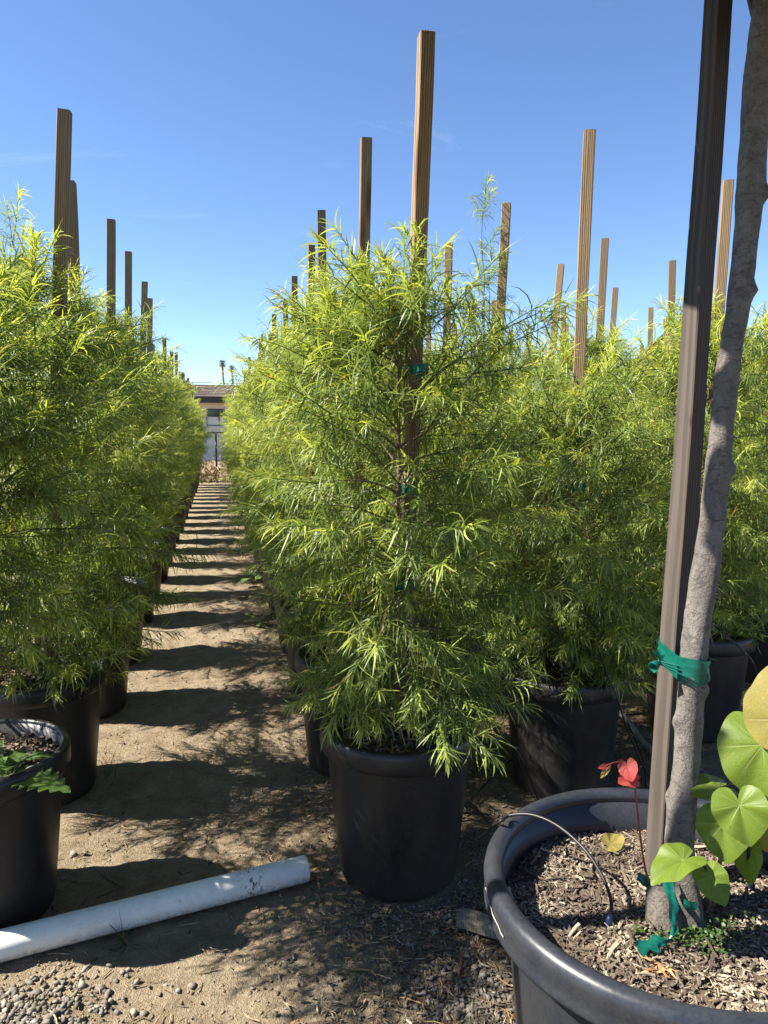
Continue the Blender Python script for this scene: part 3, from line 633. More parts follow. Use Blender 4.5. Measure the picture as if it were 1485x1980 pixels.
def smooth_path(P, R_, sub=5):
    P = [Vector(p) for p in P]; out = []; rr = []
    for i in range(len(P) - 1):
        p0, p1, p2, p3 = P[max(i - 1, 0)], P[i], P[i + 1], P[min(i + 2, len(P) - 1)]
        for k in range(sub):
            t = k / sub; out.append(.5 * ((2 * p1) + (p2 - p0) * t + (2 * p0 - 5 * p1 + 4 * p2 - p3) * t * t + (3 * p1 - p0 - 3 * p2 + p3) * t ** 3)); rr.append(R_[i] * (1 - t) + R_[i + 1] * t)
    out.append(P[-1]); rr.append(R_[-1]); return out, rr
def redbud_trunk():
    tp = [(1322, 1800, 1.20), (1322, 1760, 1.205), (1318, 1700, 1.215), (1314, 1640, 1.225), (1318, 1560, 1.235), (1325, 1490, 1.245), (1332, 1400, 1.255), (1338, 1310, 1.26), (1345, 1240, 1.26), (1352, 1180, 1.26), (1366, 1090, 1.265), (1377, 1000, 1.265), (1388, 900, 1.265), (1398, 806, 1.265), (1410, 700, 1.265), (1427, 600, 1.265), (1441, 480, 1.265), (1449, 380, 1.265), (1456, 276, 1.265), (1461, 180, 1.265), (1472, 80, 1.265), (1483, -40, 1.265), (1478, -220, 1.265), (1490, -420, 1.26)]
    w = [88, 76, 64, 60, 58, 56, 54, 54, 52, 52, 52, 50, 50, 49, 49, 48, 49, 54, 53, 50, 50, 48, 44, 38]
    P, rr = smooth_path(path_px(tp), [a / 2 * 1.16 / FPX for a in w], 10); m = MB(); n = 32
    vs = []; fs = []; a = Vector((1, 0, 0)); g = random.Random(9)
    knots = [(1452, 560, .010, .9), (1416, 905, .008, .4), (1428, 282, .008, 3.0), (1484, 372, .012, .3), (1374, 660, .008, 3.2), (1305, 1395, .010, 3.3), (1300, 1540, .007, 3.0), (1360, 1335, .007, .2), (1338, 1110, .007, 3.1)]
    kp = [(atd(x, y, 1.25) - RO, h_) for x, y, h_, _ in knots]; ph = [g.uniform(0, 6.28) for _ in range(6)]
    for i, p in enumerate(P):
        t = (P[min(i + 1, len(P) - 1)] - P[max(i - 1, 0)]).normalized(); a = (a - t * a.dot(t)).normalized(); b = t.cross(a)
        for j in range(n):
            th = 2 * math.pi * j / n; dr = a * math.cos(th) + b * math.sin(th)
            r = rr[i] * (1 + .05 * math.sin(2 * th + ph[0] + i * .066) + .04 * math.sin(3 * th + ph[1] - i * .10) + .025 * math.sin(i * .33 + ph[2]) + .02 * math.sin(i * .78 + th + ph[3])) + g.uniform(-.0004, .0004)
            if i < 24: r += .004 * math.sin(5 * th + 1) * (24 - i) / 24
            q = p + dr * r
            for kq, kh in kp:
                dd = (q - kq).length
                q = q + dr * kh * 1.15 * math.exp(-(dd / .0125) ** 2)
            vs.append(q)
    for i in range(len(P) - 1):
        for j in range(n): fs.append((i * n + j, i * n + (j + 1) % n, (i + 1) * n + (j + 1) % n, (i + 1) * n + j))
    m.add(vs, fs)
    # old rootstock stub that leans on the foot of the trunk
    S, sr = smooth_path(path_px([(1288, 1800, 1.185), (1282, 1765, 1.19), (1276, 1730, 1.20), (1276, 1712, 1.205)]), [.032, .028, .023, .016], 5)
    m.tube(S, sr, 18, True, .10)
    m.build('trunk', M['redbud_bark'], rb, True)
    return P
TRUNK = redbud_trunk()
def big_stake():
    lo = atd(1274, 1690, 1.315); hi = atd(1392, -30, 1.40); d = (hi - lo); a = lo - d * .14; L = d.length * 1.33
    me = stake_mesh(31, 1.0); me.materials[0] = M['oldstake']
    # shallow planer grooves down the faces are in the grain bump; slight bow in the mesh
    o = ob('stake', me, rb, a - RO); o.rotation_mode = 'QUATERNION'; o.rotation_quaternion = Vector((0, 0, 1)).rotation_difference(d) @ Matrix.Rotation(R(12), 3, 'Z').to_quaternion(); o.scale = (1, 1, L)
    return a, d
SA, SD = big_stake()
def ribbon(name, loop, half, parent, closed=False, thick=None, up=None, wav=.0):
    m = MB(); vs = []; fs = []; n = len(loop); g = random.Random(len(loop))
    for i, p in enumerate(loop):
        u_ = (up[i] if up else Vector((0, 0, 1))); h_ = half[i] if isinstance(half, list) else half
        for k in range(5):
            s = (k / 4 - .5) * 2; out = Vector((p.x, p.y, 0)) * 0
            vs.append(Vector(p) + u_ * h_ * s + Vector((math.sin(k * 2.3 + i * .9), math.cos(k * 1.7 + i * .6), 0)) * wav)
    for i in range(n if closed else n - 1):
        for k in range(4): fs.append((i * 5 + k, ((i + 1) % n) * 5 + k, ((i + 1) % n) * 5 + k + 1, i * 5 + k + 1))
    return m.add(vs, fs).build(name, M['tape'], parent, True)
def tapes():
    tc = atd(1341, 1288, 1.26); t_ = (tc.z - SA.z) / SD.z; sc_ = SA + SD * t_; r1, r2 = .0265, .0285
    ax = Vector((tc.x - sc_.x, tc.y - sc_.y, 0)); d = ax.length; ax.normalize(); pr = Vector((-ax.y, ax.x, 0)); loop = []
    for i in range(18): t = -math.pi / 2 + math.pi * i / 17; loop.append(Vector((tc.x, tc.y, tc.z - .004)) + (ax * math.cos(t) + pr * math.sin(t)) * r1)
    for i in range(14): t = math.pi / 2 + math.pi * i / 13; loop.append(Vector((sc_.x, sc_.y, tc.z + .006)) + (ax * math.cos(t) + pr * math.sin(t)) * r2)
    cen = (tc + sc_) / 2
    half = [.0215 + .003 * math.sin(i * .35) for i in range(len(loop))]
    tie = ribbon('tie', [p - RO for p in loop], half, rb, True, wav=.0012)
    # the knot with its gathered tail
    kx = atd(1276, 1278, 1.255) - RO; ex = atd(1262, 1291, 1.245) - RO; e2 = atd(1276, 1262, 1.25) - RO; m = MB()
    m.tube([kx + (e2 - kx) * 1.0, kx + (e2 - kx) * .5, kx, kx + (ex - kx) * .5, ex], [.009, .006, .0035, .007, .010], 8, False, .35)
    for s in range(3):
        st = atd(1278, 1279 + 2 * s, 1.252) - RO; en = atd(1325, 1290 + 9 * s, 1.225) - RO; m.tube([st, (st + en) / 2 + Vector((-.001, -.001, 0)), en], [.003, .0022, .0008], 6, False)
    m.build('knot', M['tape'], tie, True)
    # loose old tape round the foot
    L1 = [atd(x, y, d) - RO for x, y, d in [(1290, 1700, 1.185), (1298, 1735, 1.165), (1304, 1775, 1.15), (1302, 1808, 1.135), (1285, 1822, 1.125), (1262, 1826, 1.12), (1240, 1832, 1.115), (1230, 1828, 1.115)]]
    P, _ = smooth_path(L1, [0] * len(L1), 4)
    for p in P: p.z = max(p.z, bh(p.x, p.y) + .012)
    ups = [Vector((.8, .25, .15 + .5 * (i / len(P)))).normalized() if i < len(P) * .6 else Vector((.15, .75, .45)).normalized() for i in range(len(P))]
    ribbon('loose_tape', P, [.010 + .003 * math.sin(i * 1.1) for i in range(len(P))], rb, up=ups, wav=.0014)
    L2 = [atd(x, y, d) - RO for x, y, d in [(1262, 1712, 1.21), (1250, 1706, 1.205), (1238, 1698, 1.20), (1232, 1694, 1.205)]]
    ribbon('loose_tape', L2, [.008, .011, .011, .006], rb, wav=.002)
    L3 = [atd(x, y, d) - RO for x, y, d in [(1322, 1745, 1.165), (1334, 1752, 1.16), (1346, 1752, 1.17), (1349, 1748, 1.18)]]
    ribbon('loose_tape', L3, [.006, .008, .008, .004], rb, wav=.001)
tapes()

def heart_mesh(seed, mat, fold=.18, curl=.25, na=96, nr=12, wav=.03):
    """heart-shaped leaf, petiole at the origin, tip at +X (length 1), upper side +Z"""
    g = np.random.default_rng(seed); V = []; F = []; T = []
    ang = [0, 12, 35, 65, 95, 120, 142, 160, 172, 180]; rad = [1.0, .90, .77, .70, .66, .64, .60, .47, .24, .09]
    ph = g.uniform(0, 6.28, 4); veins = [0, 40, 84, 130]
    V.append((0, 0, 0)); T.append(1.0)
    for i in range(1, nr + 1):
        for j in range(na):
            a = -180 + 360 * (j + .5) / na; rm = float(np.interp(abs(a), ang, rad)) * (1 + .012 * math.sin(9 * R(a) + ph[0])); r = rm * i / nr; x, y = r * math.cos(R(a)), r * math.sin(R(a))
            z = fold * abs(y) - curl * (x * x * .55 + y * y * .5) + wav * (r ** 1.5) * math.sin(4 * R(a) + ph[1]) + wav * .5 * r * math.sin(7 * R(a) + ph[2])
            V.append((x, y, z)); vv = 0
            for q in veins:
                dd = r * abs(math.sin(R(min(abs(abs(a) - q), 90)))); vv = max(vv, 1 - dd / (.011 * (1.35 - .95 * i / nr)))
            s = (x - abs(y) * .75) * 5.2; fr = abs(s - round(s)); vv = max(vv, .22 * (1 - fr / .09) if (x > .12 and abs(y) < .5) else 0)
            T.append(float(max(0, vv)))
    for j in range(na - 1): F.append((0, 1 + j, 2 + j))
    for i in range(nr - 1):
        for j in range(na - 1): F.append((1 + i * na + j, 1 + (i + 1) * na + j, 1 + (i + 1) * na + j + 1, 1 + i * na + j + 1))
    m = MB(); m.add(V, F, T); return m.mesh('leaf', mat, True)
HM = [heart_mesh(1, M['heart'], .22, .40, wav=.06), heart_mesh(2, M['heart'], .34, .5, wav=.07), heart_mesh(3, M['heart'], .16, .32, wav=.07)]
HY = heart_mesh(4, M['heart_yellow'], .12, .2); HR = heart_mesh(5, M['heart_red'], .12, .3)
def heart(me, p0, p1, d0, d1, nrm=(0, 0, 0), parent=None, name='leaf', wid=1.0, off=RO):
    a = atd(*p0, d0); b = atd(*p1, d1); X = (b - a); L = X.length; X.normalize(); tocam = (Vector((0, 0, CAMH)) - a).normalized() + Vector(nrm)
    Z = (tocam - X * tocam.dot(X)).normalized(); Y = Z.cross(X); mt = Matrix((X, Y, Z)).transposed().to_4x4(); mt.translation = a - off
    o = ob(name, me, parent or rb); o.matrix_local = mt @ Matrix.Diagonal((L, L * wid, L, 1)); return a - off
def redbud_shoot():
    base = atz(1368, 1772, SOILZ + .005) - RO
    stem_px = [(1372, 1740, 1.21), (1380, 1700, 1.205), (1398, 1650, 1.20), (1418, 1590, 1.19), (1440, 1520, 1.18), (1464, 1440, 1.17), (1478, 1400, 1.165), (1490, 1350, 1.16)]
    P, rr = smooth_path([base] + [atd(*q) - RO for q in stem_px], [.0040, .0038, .0036, .0034, .0031, .0028, .0025, .0022, .002], 4)
    m = MB(); m.tube(P, rr, 8, True, .05)
    def pet(a, b, r=.0012): a, b = Vector(a), Vector(b); m.tube([a, (a + b) / 2 + Vector((0, 0, .006)), b], [r * 1.2, r, r], 6)
    L = []
    L.append((heart(HY, (1522, 1392), (1496, 1278), 1.13, 1.16, (-.2, 0, .2), wid=1.0), (1488, 1400, 1.16)))
    L.append((heart(HM[0], (1474, 1440), (1486, 1580), 1.15, 1.12, (-.35, 0, .1), wid=.92), (1466, 1434, 1.168)))
    L.append((heart(HM[1], (1430, 1557), (1450, 1638), 1.145, 1.12, (-.1, 0, .25), wid=1.05), (1428, 1560, 1.185)))
    L.append((heart(HM[2], (1398, 1592), (1404, 1672), 1.19, 1.17, (-.2, 0, .1), wid=1.0), (1414, 1600, 1.192)))
    L.append((heart(HM[1], (1320, 1664), (1257, 1697), 1.13, 1.11, (.0, .6, 1.6), wid=.8), (1378, 1715, 1.207)))
    L.append((heart(HM[2], (1372, 1694), (1404, 1751), 1.15, 1.12, (.15, 0, .5), wid=.9), (1381, 1696, 1.204)))
    L.append((heart(HM[0], (1448, 1642), (1443, 1717), 1.20, 1.19, (-1.3, 0, 0), wid=.6), (1420, 1590, 1.19)))
    L.append((heart(HM[2], (1390, 1524), (1338, 1533), 1.22, 1.20, (0, 0, 3.0), wid=.9), (1440, 1520, 1.18)))
    L.append((heart(HY, (1470, 1600), (1482, 1650), 1.22, 1.21, (-.6, 0, .1), wid=.8), (1430, 1560, 1.185)))
    L.append((heart(HM[0], (1350, 1693), (1362, 1722), 1.20, 1.19, (-.5, 0, .1), wid=.7), (1374, 1735, 1.21)))
    for a, q in L: pet(a, atd(*q) - RO)
    m.build('shoot', M['green_stem'], rb, True)
    # thin red sucker with new leaves
    Q, qr = smooth_path([atd(*q) - RO for q in [(1262, 1715, 1.20), (1250, 1690, 1.20), (1241, 1640, 1.195), (1233, 1570, 1.185), (1226, 1512, 1.18), (1218, 1486, 1.175), (1200, 1473, 1.17), (1180, 1477, 1.165), (1166, 1484, 1.165)]], [.0019, .0019, .0018, .0017, .0016, .0013, .0011, .0009, .0007], 4)
    s = MB(); s.tube(Q, qr, 6).tube([atd(1185, 1475, 1.166) - RO, atd(1175, 1486, 1.162) - RO, atd(1166, 1498, 1.16) - RO], .0007, 5).build('red_shoot', M['red_stem'], rb, True)
    heart(HR, (1213, 1481), (1221, 1511), 1.165, 1.15, (-.1, 0, .1), wid=.95, name='red_leaf'); heart(HR, (1220, 1506), (1198, 1511), 1.17, 1.155, (0, -.1, .7), wid=.85, name='red_leaf'); heart(HR, (1224, 1506), (1237, 1501), 1.18, 1.175, (0, 0, .6), wid=.8, name='red_leaf')
    heart(HR, (1172, 1482), (1157, 1484), 1.165, 1.16, (0, 0, .4), wid=.5, name='red_leaf'); heart(HY, (1173, 1488), (1161, 1505), 1.163, 1.158, (.3, 0, .2), wid=.4, name='leaf_bud')
redbud_shoot()
def redbud_crown():
    """limbs and leaves of the crown, above the picture, that shade the trunk and dapple the pot"""
    g = np.random.default_rng(8); topP = np.array(TRUNK[-1]); m = MB(); L = []
    v0, f0 = [], []
    me = heart_mesh(9, M['heart'], .15, .3, 24, 3); v0 = np.array([v.co[:] for v in me.vertices]); tris = [tuple(p.vertices) for p in me.polygons]; V = []; F3 = []; F4 = []; o = 0
    for k in range(17):
        az = k * GOLD + .5; d = np.array([math.cos(az) * .95, math.sin(az) * .6, .16]); d[0] -= .45; p = topP + np.array([0, 0, -.42 + .045 * k]); P = [Vector(p)]; LL = g.uniform(.6, 1.15) * (1.6 if d[0] < 0 else .8)
        for i in range(8): d = unit(d + g.normal(0, .11, 3) + np.array([0, 0, -.04])); p = p + d * LL / 8; p[1] = min(p[1], .12 + .5 * (p[2] - 2.0)); p[2] = max(p[2], 2.03 + .1 * k / 17); P.append(Vector(p))
        m.tube(P, [.013 * (1 - .1 * i) for i in range(9)], 6)
        for j in range(95):
            q = np.array(P[int(g.integers(1, 9))]) + g.normal(0, .085, 3) + np.array([0, 0, -.04])
            if q[2] < 1.93 + .62 * max(0, q[1]) : continue
            e = Matrix.Rotation(g.uniform(0, 6.28), 3, 'Z') @ Matrix.Rotation(g.normal(.6, .35), 3, 'Y') @ Matrix.Rotation(g.normal(0, .35), 3, 'X'); V.append((v0 * g.uniform(.055, .09)) @ np.array(e).T + q)
            F3 += [tuple(i + o for i in t) for t in tris if len(t) == 3]; F4 += [tuple(i + o for i in t) for t in tris if len(t) == 4]; o += len(v0)
    m.build('limbs', M['redbud_bark'], rb, True); V = np.concatenate(V)
    tag(ob('crown', np_mesh('crown', V, [np.array(F3), np.array(F4)], np.zeros(len(V)), M['heart'], True), rb), kind='stuff')
redbud_crown()
# things lying in the big pot
o = ob('fallen_leaf', heart_mesh(14, M['heart_yellow'], .05, -.5, wav=.08)); heart_p = atz(1180, 1632, SOILZ + .014)
o.location = heart_p; o.rotation_euler = (R(28), R(-8), R(10)); o.scale = (.032, .028, .028); tag(o, 'curled yellow leaf lying on the bark mulch in the big pot', 'leaf')
def dead_cluster(loc, n, L, label, seed, spread=.02, lift=.006):
    g = np.random.default_rng(seed); m = MB()
    for _ in range(n):
        p = Vector((g.normal(0, spread), g.normal(0, spread * .6), g.uniform(0, lift))); a = g.uniform(0, 6.28); cv = g.normal(0, 1.1); l = L * g.uniform(.6, 1.2); vs = []; k = 6; w = g.uniform(.0018, .0032)
        for i in range(k + 1):
            ww = w * math.sin(math.pi * (.12 + .86 * i / k)); q = Vector((-math.sin(a), math.cos(a), g.normal(0, .3))); vs += [p + q * ww, p - q * ww]; a += cv / k; p = p + Vector((math.cos(a), math.sin(a), g.normal(.05, .25) if p.z < .02 else -.3)) * l / k; p.z = max(p.z, .001)
        m.add(vs, [(2 * i, 2 * i + 1, 2 * i + 3, 2 * i + 2) for i in range(k)], float(g.uniform(.1, .9)))
    o = m.build('dead_leaf_clump', M['dead'], None, True); o.location = loc; return tag(o, label, 'dead leaves')
q = atz(1268, 1868, SOILZ + .008); dead_cluster(q, 12, .036, 'curled rusty dead leaves on the mulch of the big pot', 3, .007, .008)
q = atz(598, 1690, 0); dead_cluster((q.x + .03, q.y, gz(q.x, q.y) + .002), 26, .07, 'rusty dead leaves heaped at the open end of the pipe', 4, .035)
dead_cluster((.478 - .03, 1.84 - .155, .385), 26, .045, 'reddish dead leaves inside the front rim of the pot at the pipe end', 5, .022, .012)
def drip_line(name, pts, r, label, mat='hose', emit=None):
    P, rr = smooth_path(pts, [r] * len(pts), 8); o = MB().tube(P, rr, 8).mesh(name, M[mat], True); o = ob(name, o)
    if emit is not None:
        e = MB(); d = (P[-1] - P[-2]).normalized(); e.tube([P[-1] - d * .012, P[-1] - d * .004, P[-1] + d * .004, P[-1] + d * .012], [r * 1.5, r * 2.3, r * 2.3, r * 1.2], 10).build('emitter', M['emitter'], o, True)
    return tag(o, label, 'drip tube')
rimb = Vector((BX, BY, 0))
drip_line('drip_tube', [atz(905, 1548, .01), atz(945, 1590, .20), atd(961, 1592, 1.40), atd(985, 1577, 1.385), atd(1030, 1576, 1.36), atd(1080, 1598, 1.32), atd(1130, 1642, 1.27), atd(1165, 1695, 1.23), atd(1182, 1745, 1.20), atz(1178, 1782, SOILZ + .014)], .0030, 'black drip tube arching over the rim into the big pot', emit=1)
drip_line('drip_tube', [atz(1560, 1560, .1), atd(1530, 1540, 1.35), atd(1490, 1560, 1.28), atd(1458, 1600, 1.23), atd(1447, 1660, 1.20), atz(1452, 1712, SOILZ + .012)], .0030, 'black drip tube ending in the mulch behind the redbud leaves', emit=1)
drip_line('drip_tube', [atd(885, 1350, 1.86), atd(930, 1378, 1.95), atd(965, 1420, 2.02), atd(1000, 1455, 2.06), atd(1022, 1500, 2.1), atz(1045, 1560, .012)], .0034, 'black drip tube dangling between the pipe-end pot and the round-topped sapling')
drip_line('drip_tube', [atz(1003, 1455, .03), atz(965, 1490, .012), atz(930, 1525, .012), atz(905, 1553, .01), atz(880, 1570, .01)], .0032, 'straight black drip tube lying on the dirt behind the pipe-end pot')
drip_line('drip_tube', [atd(930, 1390, 1.98), atd(955, 1425, 2.0), atd(985, 1440, 2.04), atd(1003, 1447, 2.06)], .0025, 'short looping black drip tube beside the pipe-end pot')
drip_line('drip_tube', [atd(1160, 1262, 2.18), atd(1172, 1300, 2.08), atd(1192, 1345, 2.05), atd(1208, 1395, 2.06), atd(1230, 1450, 2.1), atd(1258, 1510, 2.15), atz(1280, 1550, .01)], .0032, 'black drip tube hanging over the rim of the round-topped sapling pot')
drip_line('drip_tube', [atz(1215, 1400, .10), atz(1232, 1440, .05), atz(1246, 1480, .02), atz(1250, 1530, .01)], .0030, 'thin black drip tube leaning by the grey hose')
drip_line('drip_tube', [atd(1378, 1205, 2.4), atd(1410, 1235, 2.36), atd(1440, 1262, 2.34), atd(1462, 1300, 2.35), atz(1480, 1400, .02)], .0032, 'black drip tube over the rim of the weedy pot')
drip_line('hose', [atz(1195, 1375, .02), atz(1222, 1405, .022), atz(1240, 1432, .022), atz(1262, 1452, .022), atz(1300, 1475, .022)], .012, 'thick grey hose on the ground between black pots', 'greyhose')
drip_line('drip_tube', [atz(1150, 1392, .01), atz(1250, 1380, .01), atz(1330, 1405, .01), atz(1420, 1395, .01), atz(1490, 1380, .01)], .0035, 'long black drip tube on the ground in front of the weedy pot')
drip_line('drip_tube', [atz(880, 1575, .008), atz(905, 1572, .008), atz(950, 1575, .008)], .0035, 'short black drip tube end on the dirt near the big pot')

# ---------------------------------------------------------------- weeds
def leaf_blade(seed, jag=.0, n=9):
    g = random.Random(seed); vs = []; t = []; fs = []
    for i in range(n + 1):
        u_ = i / n; wv = .30 * math.sin(math.pi * min(1, u_ ** .8)) ** .8 * (1 + jag * (1 if i % 2 else -1)); z = .25 * u_ - .38 * u_ * u_
        vs += [(u_, -wv, z + .10 * wv), (u_, 0, z - .02), (u_, wv, z + .10 * wv)]; t += [.4, .9, .4]
    for i in range(n):
        for k_ in range(2): fs.append((i * 3 + k_, i * 3 + 3 + k_, i * 3 + 4 + k_, i * 3 + 1 + k_))
    return MB().add(vs, fs, t).mesh('leaf', M['weed'], True)
WB = [leaf_blade(1), leaf_blade(2, .35), leaf_blade(3, .15)]
def weed(loc, n, size, label, seed, blade=0, up=.5, group=None):
    g = random.Random(seed); t = thing('weed', loc, label, 'weed', group); m = MB()
    for i in range(n):
        az = i * GOLD + g.uniform(-.4, .4); el = up + g.uniform(-.35, .35); s = size * g.uniform(.6, 1.1); l = size * g.uniform(.2, .9); d = Vector((math.cos(az) * math.cos(el), math.sin(az) * math.cos(el), math.sin(el) + .15)); p = d * l
        m.tube([(0, 0, -.004), p * .5, p], [.0014, .001, .0008], 5, False, tint=.2)
        ob('leaf', WB[blade], t, p, (g.uniform(-.4, .4), -el * .5 + g.uniform(-.2, .3), az), (s, s * g.uniform(.9, 1.3), s))
    m.build('stem', M['weed'], t); return t
weed((1.165 + .11, 2.22 - .06, .385), 16, .055, 'rounded green weed in the pot of the round-topped sapling', 1, 0, .6)
weed((1.165 + .02, 2.22 - .15, .385), 8, .03, 'low green weed at the front rim of the round-topped sapling pot', 2, 0, .3)
weed((1.87 + .09, 2.47 - .09, .385), 15, .075, 'toothed leafy weed in the pot behind the grey trunk', 3, 1, .5)
weed((1.87 + .16, 2.47 + .0, .385), 10, .07, 'second leafy weed by the rim of the pot behind the grey trunk', 4, 1, .7)
weed((-.585 + .10, 1.90 - .10, .385), 16, .055, 'small round-leaved weed in the pot touching the white pipe', 5, 0, .6)
wl = thing('weed', (-.585 + .11, 1.90 - .14, .40), 'broad toothed weed leaf flopping over the rim by the pipe', 'weed')
ob('leaf', leaf_blade(8, .32, 14), wl, (0, 0, 0), (.1, .05, -.35), (.15, .13, .13)); MB().tube([(-.04, .02, -.012), (-.02, .01, .004), (0, 0, 0)], .0018, 6).build('stem', M['weed'], wl)
ob('leaf', WB[0], wl, (-.05, .08, .03), (.2, -.5, 2.0), .07)
weed((.478 + .035, 1.84 - .168, .388), 4, .024, 'tiny bright seedling at the front rim of the pipe-end pot', 6, 0, .5)
weed((.478 + .17, 1.84 - .02, .388), 4, .05, 'green weed leaves at the side of the pipe-end pot', 7, 0, .4)
for i, (x, y, s) in enumerate([(.30, 5.75, .11), (.24, 4.4, .07)]): weed((x, y, gz(x, y)), 10, s, ['bright green weed on the path edge far along the pots', 'small green weed at the path edge between two pots'][i], 20 + i, 0, .8)
def grass_tuft(loc, n, L, label, seed, mat='weed', cat='grass', lean=.5):
    g = np.random.default_rng(seed); m = MB()
    for _ in range(n):
        a = g.uniform(0, 6.28); el = math.pi / 2 - abs(g.normal(0, lean)); d = Vector((math.cos(a) * math.cos(el), math.sin(a) * math.cos(el), math.sin(el))); p = Vector((g.normal(0, .008), g.normal(0, .008), -.003)); l = L * g.uniform(.5, 1.1); w_ = g.uniform(.0012, .0024); s = d.cross(Vector((0, 0, 1))).normalized(); vs = []
        for i in range(5): vs += [p + s * w_ * (1 - i / 4.4), p - s * w_ * (1 - i / 4.4)]; d = (d + Vector((0, 0, -.22))).normalized(); p = p + d * l / 4; p.z = max(p.z, .003)
        m.add(vs, [(2 * i, 2 * i + 1, 2 * i + 3, 2 * i + 2) for i in range(4)], float(g.uniform(0, .8)))
    o = m.build('grass_tuft', M[mat], None, True); o.location = loc; return tag(o, label, cat)
q = atz(245, 1815, 0); grass_tuft((q.x, q.y, gz(q.x, q.y)), 22, .10, 'flattened green grass tuft in front of the pipe', 31, lean=1.2)
q = atz(207, 1500, 0); grass_tuft((q.x, q.y, gz(q.x, q.y)), 7, .16, 'few upright grass blades against the second pot beyond the pipe', 32, lean=.4)
q = atz(203, 1470, 0); grass_tuft((q.x, q.y, gz(q.x, q.y)), 6, .09, 'dry grass blades beside the second pot beyond the pipe', 33, 'straw', lean=.7)

# ---------------------------------------------------------------- gravel, chips and litter on the ground
def clear(x, y): return all((x - a) ** 2 + (y - b) ** 2 > (r_ + .004) ** 2 for a, b, r_ in POTS)
def stone_mesh(seed, flat=.6):
    g = np.random.default_rng(seed); t = (1 + 5 ** .5) / 2
    v = np.array([(-1, t, 0), (1, t, 0), (-1, -t, 0), (1, -t, 0), (0, -1, t), (0, 1, t), (0, -1, -t), (0, 1, -t), (t, 0, -1), (t, 0, 1), (-t, 0, -1), (-t, 0, 1)]) / 1.9
    v = v * g.uniform(.48, 1.3, (12, 1)) * np.array([1, g.uniform(.5, 1), flat * g.uniform(.55, 1.1)])
    f = np.array([(0, 11, 5), (0, 5, 1), (0, 1, 7), (0, 7, 10), (0, 10, 11), (1, 5, 9), (5, 11, 4), (11, 10, 2), (10, 7, 6), (7, 1, 8), (3, 9, 4), (3, 4, 2), (3, 2, 6), (3, 6, 8), (3, 8, 9), (4, 9, 5), (2, 4, 11), (6, 2, 10), (8, 6, 7), (9, 8, 1)]); return v, f
ST = [stone_mesh(i) for i in range(24)]
def scatter_stones(name, label, pts, cat=None):
    V = []; F = []; T = []; o = 0
    for (x, y, s, z, tint) in pts:
        v, f = ST[rnd.randrange(24)]; a = rnd.uniform(0, 6.28); ca, sa = math.cos(a), math.sin(a); rt = np.array([[ca, -sa, 0], [sa, ca, 0], [0, 0, 1]])
        V.append((v * s) @ rt.T + np.array([x, y, z])); F.append(f + o); T.append(np.full(len(v), tint)); o += 12
    ob_ = ob(name, np_mesh(name, np.concatenate(V), [np.concatenate(F)], np.concatenate(T), M['stone'])); return tag(ob_, label, cat, kind='stuff')
def blob(cx, cy, sx, sy, n, s0, s1, lay=1):
    out = []
    for _ in range(n):
        x = rnd.gauss(cx, sx); y = rnd.gauss(cy, sy)
        if clear(x, y): s = rnd.uniform(s0, s1) * (.45 + .75 * rnd.random() ** 2); out.append((x, y, s, gz(x, y) + s * .12 + rnd.random() * .004 * lay, min(1, max(0, rnd.gauss(.5 if x < 0 else .28, .22)))))
    return out
P1 = blob(-.46, 1.52, .10, .055, 1100, .006, .012) + blob(-.62, 1.40, .15, .10, 600, .006, .012)
scatter_stones('gravel', 'pale crushed gravel at the end of the dirt path', P1, 'gravel')
P2 = blob(.505, 1.33, .06, .09, 1000, .005, .0105) + blob(.60, 1.62, .10, .05, 400, .005, .010) + blob(.36, 1.50, .16, .12, 420, .003, .007) + blob(.80, 1.55, .12, .10, 300, .005, .010) + blob(.45, 1.66, .12, .03, 240, .004, .009)
scatter_stones('gravel', 'grey gravel between the big pot and the pipe-end pot', P2, 'gravel')
P3 = [(x, y, rnd.uniform(.0012, .0034), gz(x, y) + .0003, rnd.uniform(.2, 1)) for x, y in ((rnd.uniform(-.42, 1.6), 1.25 + 4.5 * rnd.random() ** 2) for _ in range(2600)) if clear(x, y)]
P4 = [(x, y, rnd.uniform(.0015, .0060) * (.5 + rnd.random()), gz(x, y) + .0002, .5) for x, y in ((rnd.uniform(-.42, 1.6), 1.25 + 3.2 * rnd.random() ** 2) for _ in range(5000)) if clear(x, y)]
ck = scatter_stones('dirt_crumbs', 'crumbs of dry soil strewn over the path', P4, 'soil crumbs'); ck.data.materials[0] = M['ground']
scatter_stones('grit', 'fine pebbly grit strewn along the dirt path', P3, 'grit')
for px, py, s, tn in [(142, 1650, .013, .95), (165, 1642, .009, .3), (207, 1637, .009, .8), (345, 1905, .010, .7), (372, 1898, .011, .45), (170, 1868, .012, .6), (193, 1905, .014, .55), (440, 1182, .016, .95), (258, 1943, .010, .8), (278, 1948, .010, .6), (820, 1915, .010, .8), (852, 1940, .011, .75), (905, 1955, .012, .5), (776, 1868, .009, .6)]:
    q = atz(px, py, 0); v, f = ST[rnd.randrange(24)]
    if not clear(q.x, q.y): continue
    o = MB().add(v * s, [tuple(int(i) for i in t) for t in f], tn).build('pebble', M['stone'], None, True); o.location = (q.x, q.y, gz(q.x, q.y) + s * .3); o.rotation_euler = (0, 0, rnd.uniform(0, 6)); tag(o, 'loose pebble larger than the grit around it on the dirt', 'pebble', 'loose pebbles on the dirt')
